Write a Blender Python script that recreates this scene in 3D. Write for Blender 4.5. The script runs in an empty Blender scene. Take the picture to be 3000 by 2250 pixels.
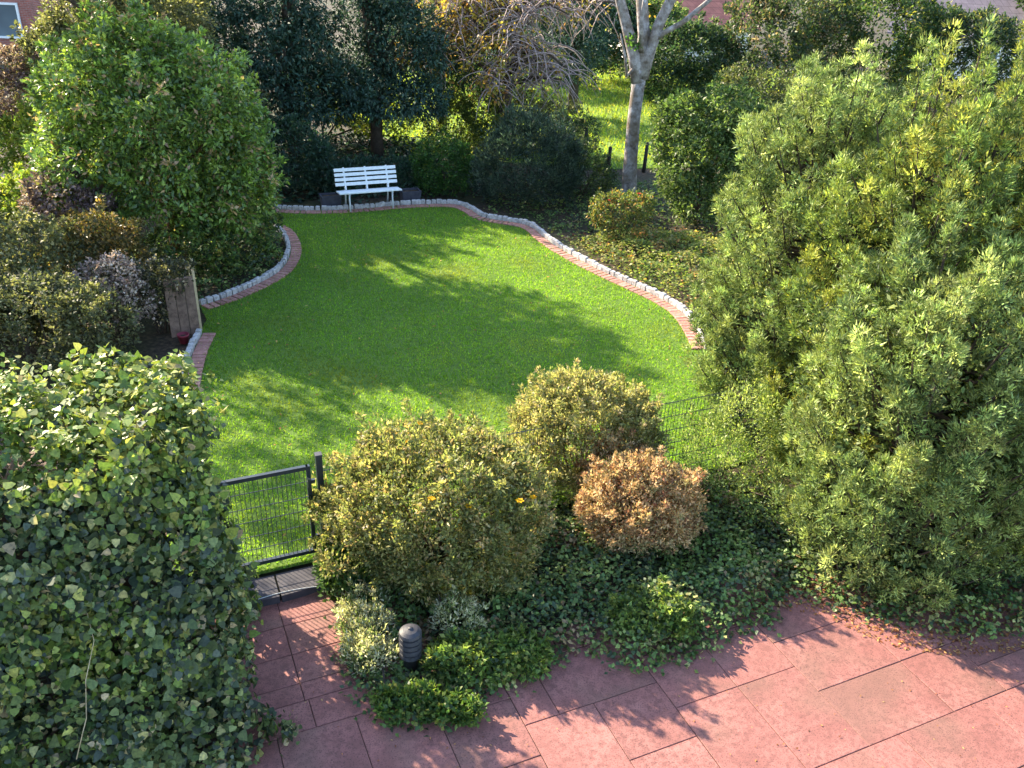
import bpy, bmesh, math, random
import numpy as np
from mathutils import Vector, Matrix

# ------------------------------------------------------------------ camera, sky, sun, exposure
scn = bpy.context.scene
COL = scn.collection
CAM_H = 6.0
PITCH, ROLL = math.radians(28.0), math.radians(2.4)
fw = Vector((0, math.cos(PITCH), -math.sin(PITCH)))
up0 = Vector((0, math.sin(PITCH), math.cos(PITCH)))
rt0 = Vector((1, 0, 0))
rt = rt0 * math.cos(ROLL) + up0 * math.sin(ROLL)
upv = up0 * math.cos(ROLL) - rt0 * math.sin(ROLL)
cd = bpy.data.cameras.new('camera')
cam = bpy.data.objects.new('camera', cd)
COL.objects.link(cam)
cam.matrix_world = Matrix(((rt.x, upv.x, -fw.x, 0), (rt.y, upv.y, -fw.y, 0), (rt.z, upv.z, -fw.z, CAM_H), (0, 0, 0, 1)))
cd.sensor_width = 36
cd.lens = 36 * 2552 / 3000
cd.clip_start = 0.1
cd.clip_end = 2000
scn.camera = cam

SUN_AZ = math.radians(-36)      # direction in which the light travels over the ground
SUN_EL = math.radians(31)
w = bpy.data.worlds.new('World')
scn.world = w
w.use_nodes = True
nt = w.node_tree
sky = nt.nodes.new('ShaderNodeTexSky')
sky.sky_type = 'NISHITA'
sky.sun_disc = False
sky.sun_elevation = SUN_EL
sky.sun_rotation = math.atan2(-math.cos(SUN_AZ), -math.sin(SUN_AZ))
sky.air_density = 1.0
sky.dust_density = 0.8
sky.ozone_density = 1.2
nt.links.new(sky.outputs[0], nt.nodes['Background'].inputs[0])
nt.nodes['Background'].inputs[1].default_value = 0.135
sl = bpy.data.lights.new('sun', 'SUN')
sl.energy = 4.3
sl.angle = math.radians(0.55)
sl.color = (1.0, 0.86, 0.64)
sun = bpy.data.objects.new('sun', sl)
COL.objects.link(sun)
ld = Vector((math.cos(SUN_AZ) * math.cos(SUN_EL), math.sin(SUN_AZ) * math.cos(SUN_EL), -math.sin(SUN_EL)))
sun.rotation_euler = ld.to_track_quat('-Z', 'Y').to_euler()
sun.location = (-30, 30, 30)
scn.view_settings.view_transform = 'Standard'
scn.view_settings.look = 'None'
scn.view_settings.gamma = 1
scn.view_settings.use_curve_mapping = False
scn.view_settings.exposure = 2.27
scn.cycles.max_bounces = 7
scn.cycles.diffuse_bounces = 4
scn.cycles.transmission_bounces = 4

# ------------------------------------------------------------------ helpers
TH = math.radians(24.7)
UX, UY = math.cos(TH), math.sin(TH)
OX, OY = 0.233, 5.150


def site(u, v, z=0.0):          # garden axes (u along the gate line, v away from the house), metres
    return Vector((OX + u * UX - v * UY, OY + u * UY + v * UX, z))


def tag(o, label=None, cat=None, group=None, kind=None):
    if label: o['label'] = label
    if cat: o['category'] = cat
    if group: o['group'] = group
    if kind: o['kind'] = kind
    return o


def empty(name, loc, rz=0.0):
    o = bpy.data.objects.new(name, None)
    o.empty_display_size = 0.2
    o.location = loc
    o.rotation_euler.z = rz
    COL.objects.link(o)
    return o


def thing(name, loc, label, cat, group=None, rz=0.0):
    return tag(empty(name, loc, rz), label, cat, group)


def link(name, me, mat=None, parent=None, loc=None):
    """links a mesh; world-space geometry is shifted into the parent's frame by the caller"""
    o = bpy.data.objects.new(name, me)
    if mat is not None and len(me.materials) == 0:
        me.materials.append(mat)
    COL.objects.link(o)
    if parent is not None:
        o.parent = parent
    if loc is not None:
        o.location = loc
    return o


class MB:
    """collects simple shapes, then becomes one mesh object"""
    def __init__(s):
        s.v, s.f = [], []

    def add(s, vs, fs):
        n = len(s.v)
        s.v += [tuple(x) for x in vs]
        s.f += [tuple(i + n for i in f) for f in fs]
        return s

    def box(s, c, d, rz=0.0, M=None):
        hx, hy, hz = d[0] / 2, d[1] / 2, d[2] / 2
        cs, sn = math.cos(rz), math.sin(rz)
        vs = []
        for z in (-hz, hz):
            for x, y in ((-hx, -hy), (hx, -hy), (hx, hy), (-hx, hy)):
                p = Vector((c[0] + x * cs - y * sn, c[1] + x * sn + y * cs, c[2] + z))
                vs.append(M @ p if M else p)
        return s.add(vs, [(3, 2, 1, 0), (4, 5, 6, 7), (0, 1, 5, 4), (1, 2, 6, 5), (2, 3, 7, 6), (3, 0, 4, 7)])

    def cbox(s, c, d, ch=0.006, rz=0.0):
        """box with its top edge chamfered"""
        hx, hy, hz = d[0] / 2, d[1] / 2, d[2] / 2
        cs, sn = math.cos(rz), math.sin(rz)
        vs = []
        for z, k in ((-hz, 0), (hz - ch, 0), (hz, ch)):
            for x, y in ((-hx + k, -hy + k), (hx - k, -hy + k), (hx - k, hy - k), (-hx + k, hy - k)):
                vs.append((c[0] + x * cs - y * sn, c[1] + x * sn + y * cs, c[2] + z))
        f = [(3, 2, 1, 0), (8, 9, 10, 11)]
        for a in (0, 4):
            for i in range(4):
                j = (i + 1) % 4
                f.append((a + i, a + j, a + 4 + j, a + 4 + i))
        return s.add(vs, f)

    def tube(s, pts, rad, n=6, cap=True):
        pts = [Vector(p) for p in pts]
        if not hasattr(rad, '__len__'):
            rad = [rad] * len(pts)
        vs, fs = [], []
        ref = Vector((0.31, 0.17, 0.93))
        for i, p in enumerate(pts):
            t = (pts[min(i + 1, len(pts) - 1)] - pts[max(i - 1, 0)]).normalized()
            a = t.cross(ref if abs(t.dot(ref)) < 0.95 else Vector((1, 0, 0))).normalized()
            b = t.cross(a)
            for k in range(n):
                th = 2 * math.pi * k / n
                vs.append(p + (a * math.cos(th) + b * math.sin(th)) * rad[i])
        for i in range(len(pts) - 1):
            for k in range(n):
                m = (k + 1) % n
                fs.append((i * n + k, i * n + m, (i + 1) * n + m, (i + 1) * n + k))
        if cap:
            fs.append(tuple(range(n - 1, -1, -1)))
            e = (len(pts) - 1) * n
            fs.append(tuple(e + k for k in range(n)))
        return s.add(vs, fs)

    def lathe(s, prof, c=(0, 0, 0), n=24):
        vs, fs = [], []
        for r, z in prof:
            for k in range(n):
                th = 2 * math.pi * k / n
                vs.append((c[0] + r * math.cos(th), c[1] + r * math.sin(th), c[2] + z))
        for i in range(len(prof) - 1):
            for k in range(n):
                m = (k + 1) % n
                fs.append((i * n + k, i * n + m, (i + 1) * n + m, (i + 1) * n + k))
        fs.append(tuple(range(n - 1, -1, -1)))
        e = (len(prof) - 1) * n
        fs.append(tuple(e + k for k in range(n)))
        return s.add(vs, fs)

    def mesh(s, name, smooth=False):
        me = bpy.data.meshes.new(name)
        me.from_pydata(s.v, [], s.f)
        if smooth:
            me.polygons.foreach_set('use_smooth', [True] * len(me.polygons))
        me.update()
        return me

    def build(s, name, mat, parent=None, smooth=False, loc=None):
        return link(name, s.mesh(name, smooth), mat, parent, loc)


# ------------------------------------------------------------------ materials
def new_mat(name):
    m = bpy.data.materials.new(name)
    m.use_nodes = True
    return m, m.node_tree, m.node_tree.nodes['Principled BSDF']


def N(t, kind, **kw):
    n = t.nodes.new(kind)
    for k, v in kw.items():
        if k in n.inputs:
            n.inputs[k].default_value = v
        else:
            setattr(n, k, v)
    return n


def ramp(t, fac, stops):
    r = t.nodes.new('ShaderNodeValToRGB')
    el = r.color_ramp.elements
    while len(el) < len(stops):
        el.new(0.5)
    for e, (p, c) in zip(el, stops):
        e.position = p
        e.color = (*c, 1) if len(c) == 3 else c
    t.links.new(fac, r.inputs[0])
    return r.outputs[0]


def mix(t, fac, a, b, mode='MIX'):
    m = t.nodes.new('ShaderNodeMix')
    m.data_type = 'RGBA'
    m.blend_type = mode
    for inp, val in ((m.inputs[0], fac), (m.inputs[6], a), (m.inputs[7], b)):
        if hasattr(val, 'is_linked') or hasattr(val, 'links'):
            t.links.new(val, inp)
        elif isinstance(val, (int, float)):
            inp.default_value = val
        else:
            inp.default_value = (*val, 1)
    return m.outputs[2]


def noise_mat(name, stops, scale=8.0, detail=6.0, rough=0.85, bump=0.3, bump_scale=None, rand=0.0, second=None, spec=0.3, metal=0.0, coord='Object'):
    m, t, b = new_mat(name)
    tc = N(t, 'ShaderNodeTexCoord')
    src = tc.outputs[coord]
    if rand:
        oi = N(t, 'ShaderNodeObjectInfo')
        vm = N(t, 'ShaderNodeVectorMath', operation='SCALE')
        cx = N(t, 'ShaderNodeCombineXYZ')
        for i in range(3):
            t.links.new(oi.outputs['Random'], cx.inputs[i])
        t.links.new(cx.outputs[0], vm.inputs[0])
        vm.inputs['Scale'].default_value = 37.0
        va = N(t, 'ShaderNodeVectorMath', operation='ADD')
        t.links.new(src, va.inputs[0]); t.links.new(vm.outputs[0], va.inputs[1])
        src = va.outputs[0]
    n1 = N(t, 'ShaderNodeTexNoise', Scale=scale, Detail=detail, Roughness=0.62)
    t.links.new(src, n1.inputs['Vector'])
    c = ramp(t, n1.outputs[0], stops)
    if second:
        sc2, cols2, amt = second
        n2 = N(t, 'ShaderNodeTexNoise', Scale=sc2, Detail=3.0)
        t.links.new(src, n2.inputs['Vector'])
        f2 = ramp(t, n2.outputs[0], [(0.42, (0, 0, 0)), (0.68, (amt, amt, amt))])
        c = mix(t, f2, c, cols2)
    if rand:
        oi2 = N(t, 'ShaderNodeObjectInfo')
        mr = N(t, 'ShaderNodeMapRange')
        mr.inputs['To Min'].default_value = 1 - rand
        mr.inputs['To Max'].default_value = 1 + rand
        t.links.new(oi2.outputs['Random'], mr.inputs['Value'])
        hv = N(t, 'ShaderNodeHueSaturation')
        t.links.new(mr.outputs[0], hv.inputs['Value'])
        t.links.new(c, hv.inputs['Color'])
        c = hv.outputs[0]
    t.links.new(c, b.inputs['Base Color'])
    b.inputs['Roughness'].default_value = rough
    b.inputs['Specular IOR Level'].default_value = spec
    b.inputs['Metallic'].default_value = metal
    if bump:
        n3 = N(t, 'ShaderNodeTexNoise', Scale=bump_scale or scale * 4, Detail=5.0)
        t.links.new(src, n3.inputs['Vector'])
        bp = N(t, 'ShaderNodeBump', Strength=bump, Distance=0.01)
        t.links.new(n3.outputs[0], bp.inputs['Height'])
        t.links.new(bp.outputs[0], b.inputs['Normal'])
    return m


def leaf_mat(name, trans=0.35, rough=0.5, spec=0.35, tint=(1.0, 1.05, 0.55)):
    m, t, b = new_mat(name)
    at = N(t, 'ShaderNodeAttribute', attribute_name='Col')
    tcl = N(t, 'ShaderNodeTexCoord')
    nl = N(t, 'ShaderNodeTexNoise', Scale=46.0, Detail=3.0)
    t.links.new(tcl.outputs['Object'], nl.inputs['Vector'])
    mot = ramp(t, nl.outputs[0], [(0.3, (.62, .66, .70)), (0.7, (1.32, 1.28, 1.15))])
    class at:      # leaf colour with fine mottling
        outputs = {'Color': mix(t, 1.0, at.outputs['Color'], mot, 'MULTIPLY')}
    t.links.new(at.outputs['Color'], b.inputs['Base Color'])
    b.inputs['Roughness'].default_value = rough
    b.inputs['Specular IOR Level'].default_value = spec
    tr = N(t, 'ShaderNodeBsdfTranslucent')
    c = mix(t, 1.0, at.outputs['Color'], tint, 'MULTIPLY')
    c2 = mix(t, 1.0, c, (1.7, 1.7, 1.7), 'MULTIPLY')
    t.links.new(c2, tr.inputs['Color'])
    ms = N(t, 'ShaderNodeMixShader')
    ms.inputs[0].default_value = trans
    t.links.new(b.outputs[0], ms.inputs[1])
    t.links.new(tr.outputs[0], ms.inputs[2])
    t.links.new(ms.outputs[0], t.nodes['Material Output'].inputs[0])
    return m


M = {}
M['leaf'] = leaf_mat('leaf', 0.42, 0.5, 0.35)
M['sheen'] = leaf_mat('sheen_leaf', 0.36, 0.38, 0.5)
M['gloss'] = leaf_mat('glossy_leaf', 0.24, 0.46, 0.32)
M['needle'] = leaf_mat('needle', 0.22, 0.55, 0.3, (1.0, 1.0, 0.6))
M['dry'] = leaf_mat('dry_leaf', 0.3, 0.7, 0.2, (1.0, 0.9, 0.7))
M['grass'] = leaf_mat('grass_blade', 0.54, 0.5, 0.3, (1.45, 1.15, 0.32))
M['petal'] = leaf_mat('petal', 0.3, 0.6, 0.2, (1, 1, 1))
M['bark'] = noise_mat('bark', [(0.3, (0.03, 0.022, 0.016)), (0.7, (0.10, 0.075, 0.055))], 9, 8, 0.9, 0.8)
M['bark_red'] = noise_mat('red_brown_bark', [(0.3, (0.07, 0.03, 0.018)), (0.7, (0.20, 0.10, 0.06))], 9, 8, 0.9, 0.8)
M['twig'] = noise_mat('twig', [(0.3, (0.22, 0.16, 0.14)), (0.7, (0.42, 0.33, 0.30))], 9, 4, 0.85, 0)
M['soil'] = noise_mat('soil', [(0.3, (0.016, 0.012, 0.008)), (0.5, (0.045, 0.032, 0.02)), (0.72, (0.11, 0.075, 0.045))], 14, 10, 0.95, 0.9, 40,
                      second=(0.9, (0.030, 0.042, 0.012), 0.7))
M['lawn'] = noise_mat('lawn_turf', [(0.25, (0.040, 0.080, 0.012)), (0.5, (0.080, 0.145, 0.016)), (0.75, (0.13, 0.19, 0.022))], 9, 12, 0.9, 1.0, 90,
                      second=(0.7, (0.075, 0.14, 0.014), 0.5))
M['meadow'] = noise_mat('meadow_turf', [(0.25, (0.06, 0.12, 0.014)), (0.5, (0.11, 0.19, 0.02)), (0.75, (0.20, 0.23, 0.03))], 3, 12, 0.9, 1.0, 40)
M['bed'] = noise_mat('bed_soil', [(0.3, (0.02, 0.014, 0.009)), (0.5, (0.06, 0.04, 0.024)), (0.75, (0.16, 0.10, 0.06))], 9, 10, 0.95, 1.0, 40)

# pinkish concrete slab with stains and grit
m, t, b = new_mat('red_slab')
tc = N(t, 'ShaderNodeTexCoord'); oi = N(t, 'ShaderNodeObjectInfo')
cx = N(t, 'ShaderNodeCombineXYZ')
for i in range(3): t.links.new(oi.outputs['Random'], cx.inputs[i])
vs = N(t, 'ShaderNodeVectorMath', operation='SCALE'); vs.inputs['Scale'].default_value = 53.0
t.links.new(cx.outputs[0], vs.inputs[0])
va = N(t, 'ShaderNodeVectorMath', operation='ADD')
t.links.new(tc.outputs['Object'], va.inputs[0]); t.links.new(vs.outputs[0], va.inputs[1])
n1 = N(t, 'ShaderNodeTexNoise', Scale=2.4, Detail=7.0, Roughness=0.6); t.links.new(va.outputs[0], n1.inputs['Vector'])
n2 = N(t, 'ShaderNodeTexNoise', Scale=19.0, Detail=7.0, Roughness=0.7); t.links.new(va.outputs[0], n2.inputs['Vector'])
n3 = N(t, 'ShaderNodeTexNoise', Scale=85.0, Detail=3.0); t.links.new(va.outputs[0], n3.inputs['Vector'])
c1 = ramp(t, n1.outputs[0], [(0.30, (0.185, 0.070, 0.058)), (0.45, (0.255, 0.098, 0.083)), (0.58, (0.290, 0.116, 0.098)), (0.75, (0.355, 0.156, 0.130))])
f2 = ramp(t, n2.outputs[0], [(0.47, (0, 0, 0)), (0.60, (0.9, 0.9, 0.9))])
c2 = mix(t, f2, c1, (0.175, 0.068, 0.057))
n4 = N(t, 'ShaderNodeTexNoise', Scale=1.3, Detail=4.0); t.links.new(va.outputs[0], n4.inputs['Vector'])
f4 = ramp(t, n4.outputs[0], [(0.50, (0, 0, 0)), (0.66, (0.55, 0.55, 0.55))])
c3 = mix(t, f4, c2, (0.165, 0.092, 0.068))
f3 = ramp(t, n3.outputs[0], [(0.36, (0.8, 0.8, 0.8)), (0.45, (0, 0, 0))])
c4 = mix(t, f3, c3, (0.085, 0.038, 0.034))
hv = N(t, 'ShaderNodeHueSaturation'); mr = N(t, 'ShaderNodeMapRange')
mr.inputs['To Min'].default_value = 0.86; mr.inputs['To Max'].default_value = 1.08
t.links.new(oi.outputs['Random'], mr.inputs['Value']); t.links.new(mr.outputs[0], hv.inputs['Value']); t.links.new(c4, hv.inputs['Color'])
t.links.new(hv.outputs[0], b.inputs['Base Color'])
b.inputs['Roughness'].default_value = 0.8
bp = N(t, 'ShaderNodeBump', Strength=0.35, Distance=0.004); t.links.new(n3.outputs[0], bp.inputs['Height']); t.links.new(bp.outputs[0], b.inputs['Normal'])
M['slab'] = m

M['sand'] = noise_mat('joint_sand', [(0.3, (0.025, 0.016, 0.012)), (0.55, (0.05, 0.03, 0.024)), (0.75, (0.07, 0.06, 0.03))], 30, 6, 0.95, 0.5)
M['slate'] = noise_mat('dark_slate', [(0.3, (0.030, 0.028, 0.036)), (0.7, (0.065, 0.060, 0.072))], 9, 8, 0.65, 0.4, rand=0.12)
M['granite'] = noise_mat('pale_granite', [(0.3, (0.20, 0.19, 0.18)), (0.5, (0.38, 0.36, 0.35)), (0.75, (0.52, 0.50, 0.48))], 22, 8, 0.8, 0.5, 70, rand=0.12)
M['brick'] = noise_mat('red_brick', [(0.3, (0.26, 0.115, 0.09)), (0.55, (0.38, 0.185, 0.15)), (0.78, (0.48, 0.28, 0.23))], 16, 8, 0.85, 0.5, 60, rand=0.18)
M['white'] = noise_mat('white_paint', [(0.3, (0.66, 0.68, 0.68)), (0.7, (0.80, 0.82, 0.82))], 14, 5, 0.45, 0.1, spec=0.4)
M['iron'] = noise_mat('pale_iron', [(0.3, (0.45, 0.47, 0.48)), (0.7, (0.62, 0.64, 0.65))], 14, 5, 0.5, 0.1)
M['anthracite'] = noise_mat('anthracite_metal', [(0.3, (0.010, 0.017, 0.022)), (0.7, (0.019, 0.030, 0.037))], 20, 5, 0.38, 0.05, spec=0.5)
M['lamp'] = noise_mat('lamp_housing', [(0.3, (0.022, 0.022, 0.028)), (0.7, (0.045, 0.045, 0.055))], 25, 6, 0.55, 0.15, spec=0.45)
M['lens'] = noise_mat('lamp_lens', [(0.3, (0.05, 0.05, 0.06)), (0.7, (0.09, 0.09, 0.10))], 9, 3, 0.3, 0, spec=0.5)
M['wood'] = noise_mat('weathered_wood', [(0.3, (0.10, 0.065, 0.05)), (0.7, (0.24, 0.16, 0.12))], 12, 8, 0.85, 0.5, rand=0.15)
M['planter'] = noise_mat('planter', [(0.3, (0.035, 0.035, 0.05)), (0.7, (0.07, 0.07, 0.09))], 9, 5, 0.7, 0.2)
M['pale_wood'] = noise_mat('pale_wood', [(0.3, (0.34, 0.26, 0.15)), (0.7, (0.52, 0.42, 0.26))], 6, 8, 0.85, 0.4)
M['dark_wood'] = noise_mat('dark_post_wood', [(0.3, (0.015, 0.013, 0.012)), (0.7, (0.04, 0.034, 0.03))], 12, 8, 0.85, 0.5)
M['roof_felt'] = noise_mat('roof_felt', [(0.3, (0.50, 0.38, 0.28)), (0.7, (0.66, 0.52, 0.40))], 6, 8, 0.85, 0.4)
M['fascia'] = noise_mat('fascia_wood', [(0.3, (0.20, 0.10, 0.06)), (0.7, (0.32, 0.17, 0.10))], 8, 6, 0.8, 0.3)
M['rosehip'] = noise_mat('red_tub', [(0.3, (0.14, 0.015, 0.03)), (0.7, (0.22, 0.03, 0.045))], 8, 4, 0.6, 0)
M['cable'] = noise_mat('pale_cable', [(0.3, (0.40, 0.42, 0.42)), (0.7, (0.55, 0.57, 0.57))], 8, 3, 0.5, 0)
M['glass'], t, b = new_mat('window_glass')
tcg = N(t, 'ShaderNodeTexCoord'); ng = N(t, 'ShaderNodeTexNoise', Scale=0.6); t.links.new(tcg.outputs['Object'], ng.inputs['Vector'])
t.links.new(ramp(t, ng.outputs[0], [(0.3, (0.05, 0.08, 0.10)), (0.7, (0.12, 0.17, 0.20))]), b.inputs['Base Color'])
b.inputs['Roughness'].default_value = 0.06
b.inputs['Specular IOR Level'].default_value = 0.8
M['render'] = noise_mat('white_render', [(0.3, (0.68, 0.65, 0.60)), (0.7, (0.78, 0.76, 0.72))], 3, 6, 0.9, 0.3)


def brick_wall_mat(name, a, bcol, mortar, sx=0.22, sy=0.07):
    m, t, b = new_mat(name)
    tc = N(t, 'ShaderNodeTexCoord')
    sp = N(t, 'ShaderNodeSeparateXYZ'); t.links.new(tc.outputs['Object'], sp.inputs[0])
    ad = N(t, 'ShaderNodeMath', operation='ADD'); t.links.new(sp.outputs[0], ad.inputs[0]); t.links.new(sp.outputs[1], ad.inputs[1])
    cb = N(t, 'ShaderNodeCombineXYZ'); t.links.new(ad.outputs[0], cb.inputs[0]); t.links.new(sp.outputs[2], cb.inputs[1])
    br = N(t, 'ShaderNodeTexBrick', Scale=1.0)
    br.inputs['Brick Width'].default_value = sx; br.inputs['Row Height'].default_value = sy
    br.inputs['Mortar Size'].default_value = 0.008
    br.inputs['Color1'].default_value = (*a, 1); br.inputs['Color2'].default_value = (*bcol, 1); br.inputs['Mortar'].default_value = (*mortar, 1)
    t.links.new(cb.outputs[0], br.inputs['Vector'])
    n = N(t, 'ShaderNodeTexNoise', Scale=3.0, Detail=6.0); t.links.new(tc.outputs['Object'], n.inputs['Vector'])
    f = ramp(t, n.outputs[0], [(0.3, (0.75, 0.75, 0.75)), (0.7, (1.1, 1.1, 1.1))])
    t.links.new(mix(t, 1.0, br.outputs[0], f, 'MULTIPLY'), b.inputs['Base Color'])
    b.inputs['Roughness'].default_value = 0.85
    return m


M['brickwall'] = brick_wall_mat('house_brick', (0.36, 0.10, 0.07), (0.27, 0.075, 0.055), (0.30, 0.24, 0.21))
M['oldwall'] = brick_wall_mat('old_garden_wall', (0.12, 0.07, 0.05), (0.09, 0.055, 0.04), (0.12, 0.11, 0.10))
M['red_tile'] = brick_wall_mat('red_roof_tile', (0.46, 0.16, 0.11), (0.38, 0.125, 0.09), (0.20, 0.07, 0.05), 0.30, 0.25)
M['dark_tile'] = brick_wall_mat('slate_roof_tile', (0.155, 0.13, 0.155), (0.12, 0.10, 0.125), (0.06, 0.05, 0.06), 0.30, 0.25)
M['maroon_tile'] = brick_wall_mat('maroon_roof_tile', (0.19, 0.045, 0.055), (0.15, 0.036, 0.045), (0.08, 0.02, 0.025), 0.30, 0.25)

# ------------------------------------------------------------------ foliage engine
def unit(a):
    return a / np.maximum(np.linalg.norm(a, axis=1, keepdims=True), 1e-9)


SHAPES = {
    'leaf': np.array([(0, 0, 0), (.45, .5, .12), (1, 0, -.10), (.45, -.5, .12)], float),
    'ivy': np.array([(0, 0, 0), (.10, .46, .07), (.52, .40, .04), (1, 0, -.14), (.52, -.40, .04), (.10, -.46, .07)], float),
    'kite': np.array([(0, 0, 0), (.38, .5, .10), (1, 0, -.12), (.38, -.5, .10)], float),
    'blade': np.array([(0, .5, 0), (0, -.5, 0), (1, 0, 0)], float),
}


def leaf_object(name, mat, parent, pos, axis, nrm, L, W, col, shape='leaf', origin=(0, 0, 0), kind=None):
    T = SHAPES[shape]
    k = len(T)
    n = len(pos)
    side = np.cross(axis, nrm)
    L = np.broadcast_to(L, n).reshape(n, 1, 1); W = np.broadcast_to(W, n).reshape(n, 1, 1)
    V = (pos - np.array(origin))[:, None, :] + axis[:, None, :] * (T[None, :, 0:1] * L) + side[:, None, :] * (T[None, :, 1:2] * W) + nrm[:, None, :] * (T[None, :, 2:3] * L)
    me = bpy.data.meshes.new(name)
    me.vertices.add(n * k); me.loops.add(n * k); me.polygons.add(n)
    me.vertices.foreach_set('co', V.astype(np.float32).ravel())
    me.loops.foreach_set('vertex_index', np.arange(n * k, dtype=np.int32))
    me.polygons.foreach_set('loop_start', np.arange(0, n * k, k, dtype=np.int32))
    me.update(calc_edges=True)
    ca = me.color_attributes.new('Col', 'FLOAT_COLOR', 'POINT')
    c4 = np.ones((n, k, 4), np.float32)
    c4[:, :, :3] = col[:, None, :]
    ca.data.foreach_set('color', c4.ravel())
    o = link(name, me, mat, parent)
    if kind: o['kind'] = kind
    return o


def pick_colors(rng, idx, ncl, palette, mixf=0.35, jit=0.22):
    cols = np.array([p[0] for p in palette], float)
    wts = np.array([p[1] for p in palette], float); wts /= wts.sum()
    base = rng.choice(len(cols), ncl, p=wts)[idx]
    own = rng.choice(len(cols), len(idx), p=wts)
    use = rng.random(len(idx)) < mixf
    c = cols[np.where(use, own, base)]
    cj = (1 + rng.normal(0, 0.14, ncl))[idx]
    return np.clip(c * (cj * (1 + rng.normal(0, jit, len(idx))))[:, None].clip(0.45, 1.8), 0.002, 0.9)


def crown_clumps(rng, blobs, n, shell=(0.78, 1.04), low=-0.75, inner=0.12):
    """clump centres spread over the outer part of a union of ellipsoids"""
    B = np.array([b[0] for b in blobs], float); R = np.array([b[1] for b in blobs], float)
    area = (R[:, 0] * R[:, 1] + R[:, 0] * R[:, 2] + R[:, 1] * R[:, 2]); p = area / area.sum()
    P, D = [], []
    got = 0
    while got < n:
        m = max(2000, int((n - got) * 2.5))
        bi = rng.choice(len(B), m, p=p)
        d = unit(rng.normal(size=(m, 3)))
        ok = d[:, 2] > low
        s = rng.uniform(*shell, m)
        s = np.where(rng.random(m) < inner, s * rng.uniform(0.4, 0.9, m), s)
        q = B[bi] + R[bi] * d * s[:, None]
        nr = unit(d / R[bi])
        for j in range(len(B)):
            e = (((q - B[j]) / R[j]) ** 2).sum(1)
            ok &= (bi == j) | (e > 0.45)
        q, nr = q[ok], nr[ok]
        P.append(q); D.append(nr); got += len(q)
    P = np.concatenate(P)[:n]; D = np.concatenate(D)[:n]
    return P, D


def clump_leaves(rng, cp, cn, csz, per, bias=0.7, a_out=0.8, a_rand=0.6, a_up=0.15, n_up=0.6, n_out=0.5, n_rand=0.6, squash=1.0):
    n = len(cp)
    idx = np.repeat(np.arange(n), per)
    m = len(idx)
    d = unit(unit(rng.normal(size=(m, 3))) + bias * cn[idx])
    csz = np.broadcast_to(csz, n)
    off = d * (csz[idx] * rng.uniform(0.25, 1.0, m))[:, None]
    off[:, 2] *= squash
    pos = cp[idx] + off
    z = np.array([0, 0, 1.0])
    axis = unit(a_out * d + a_rand * unit(rng.normal(size=(m, 3))) + a_up * z)
    nr = n_up * z + n_out * d + n_rand * unit(rng.normal(size=(m, 3)))
    nr = nr - (nr * axis).sum(1, keepdims=True) * axis
    return idx, pos, axis, unit(nr)


def limbs(rng, base, targets, r0, mb=None, split=0.35, n=6, sag=0.0):
    mb = mb or MB()
    base = Vector(base)
    for tg in targets:
        tg = Vector(tg)
        st = base.lerp(Vector((base.x, base.y, tg.z)), split)
        mid = st.lerp(tg, 0.5) + Vector((rng.normal(0, .08), rng.normal(0, .08), rng.normal(0.05, .06) - sag))
        mb.tube([st, mid, tg], [r0, r0 * 0.65, r0 * 0.2], n)
    return mb


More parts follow.
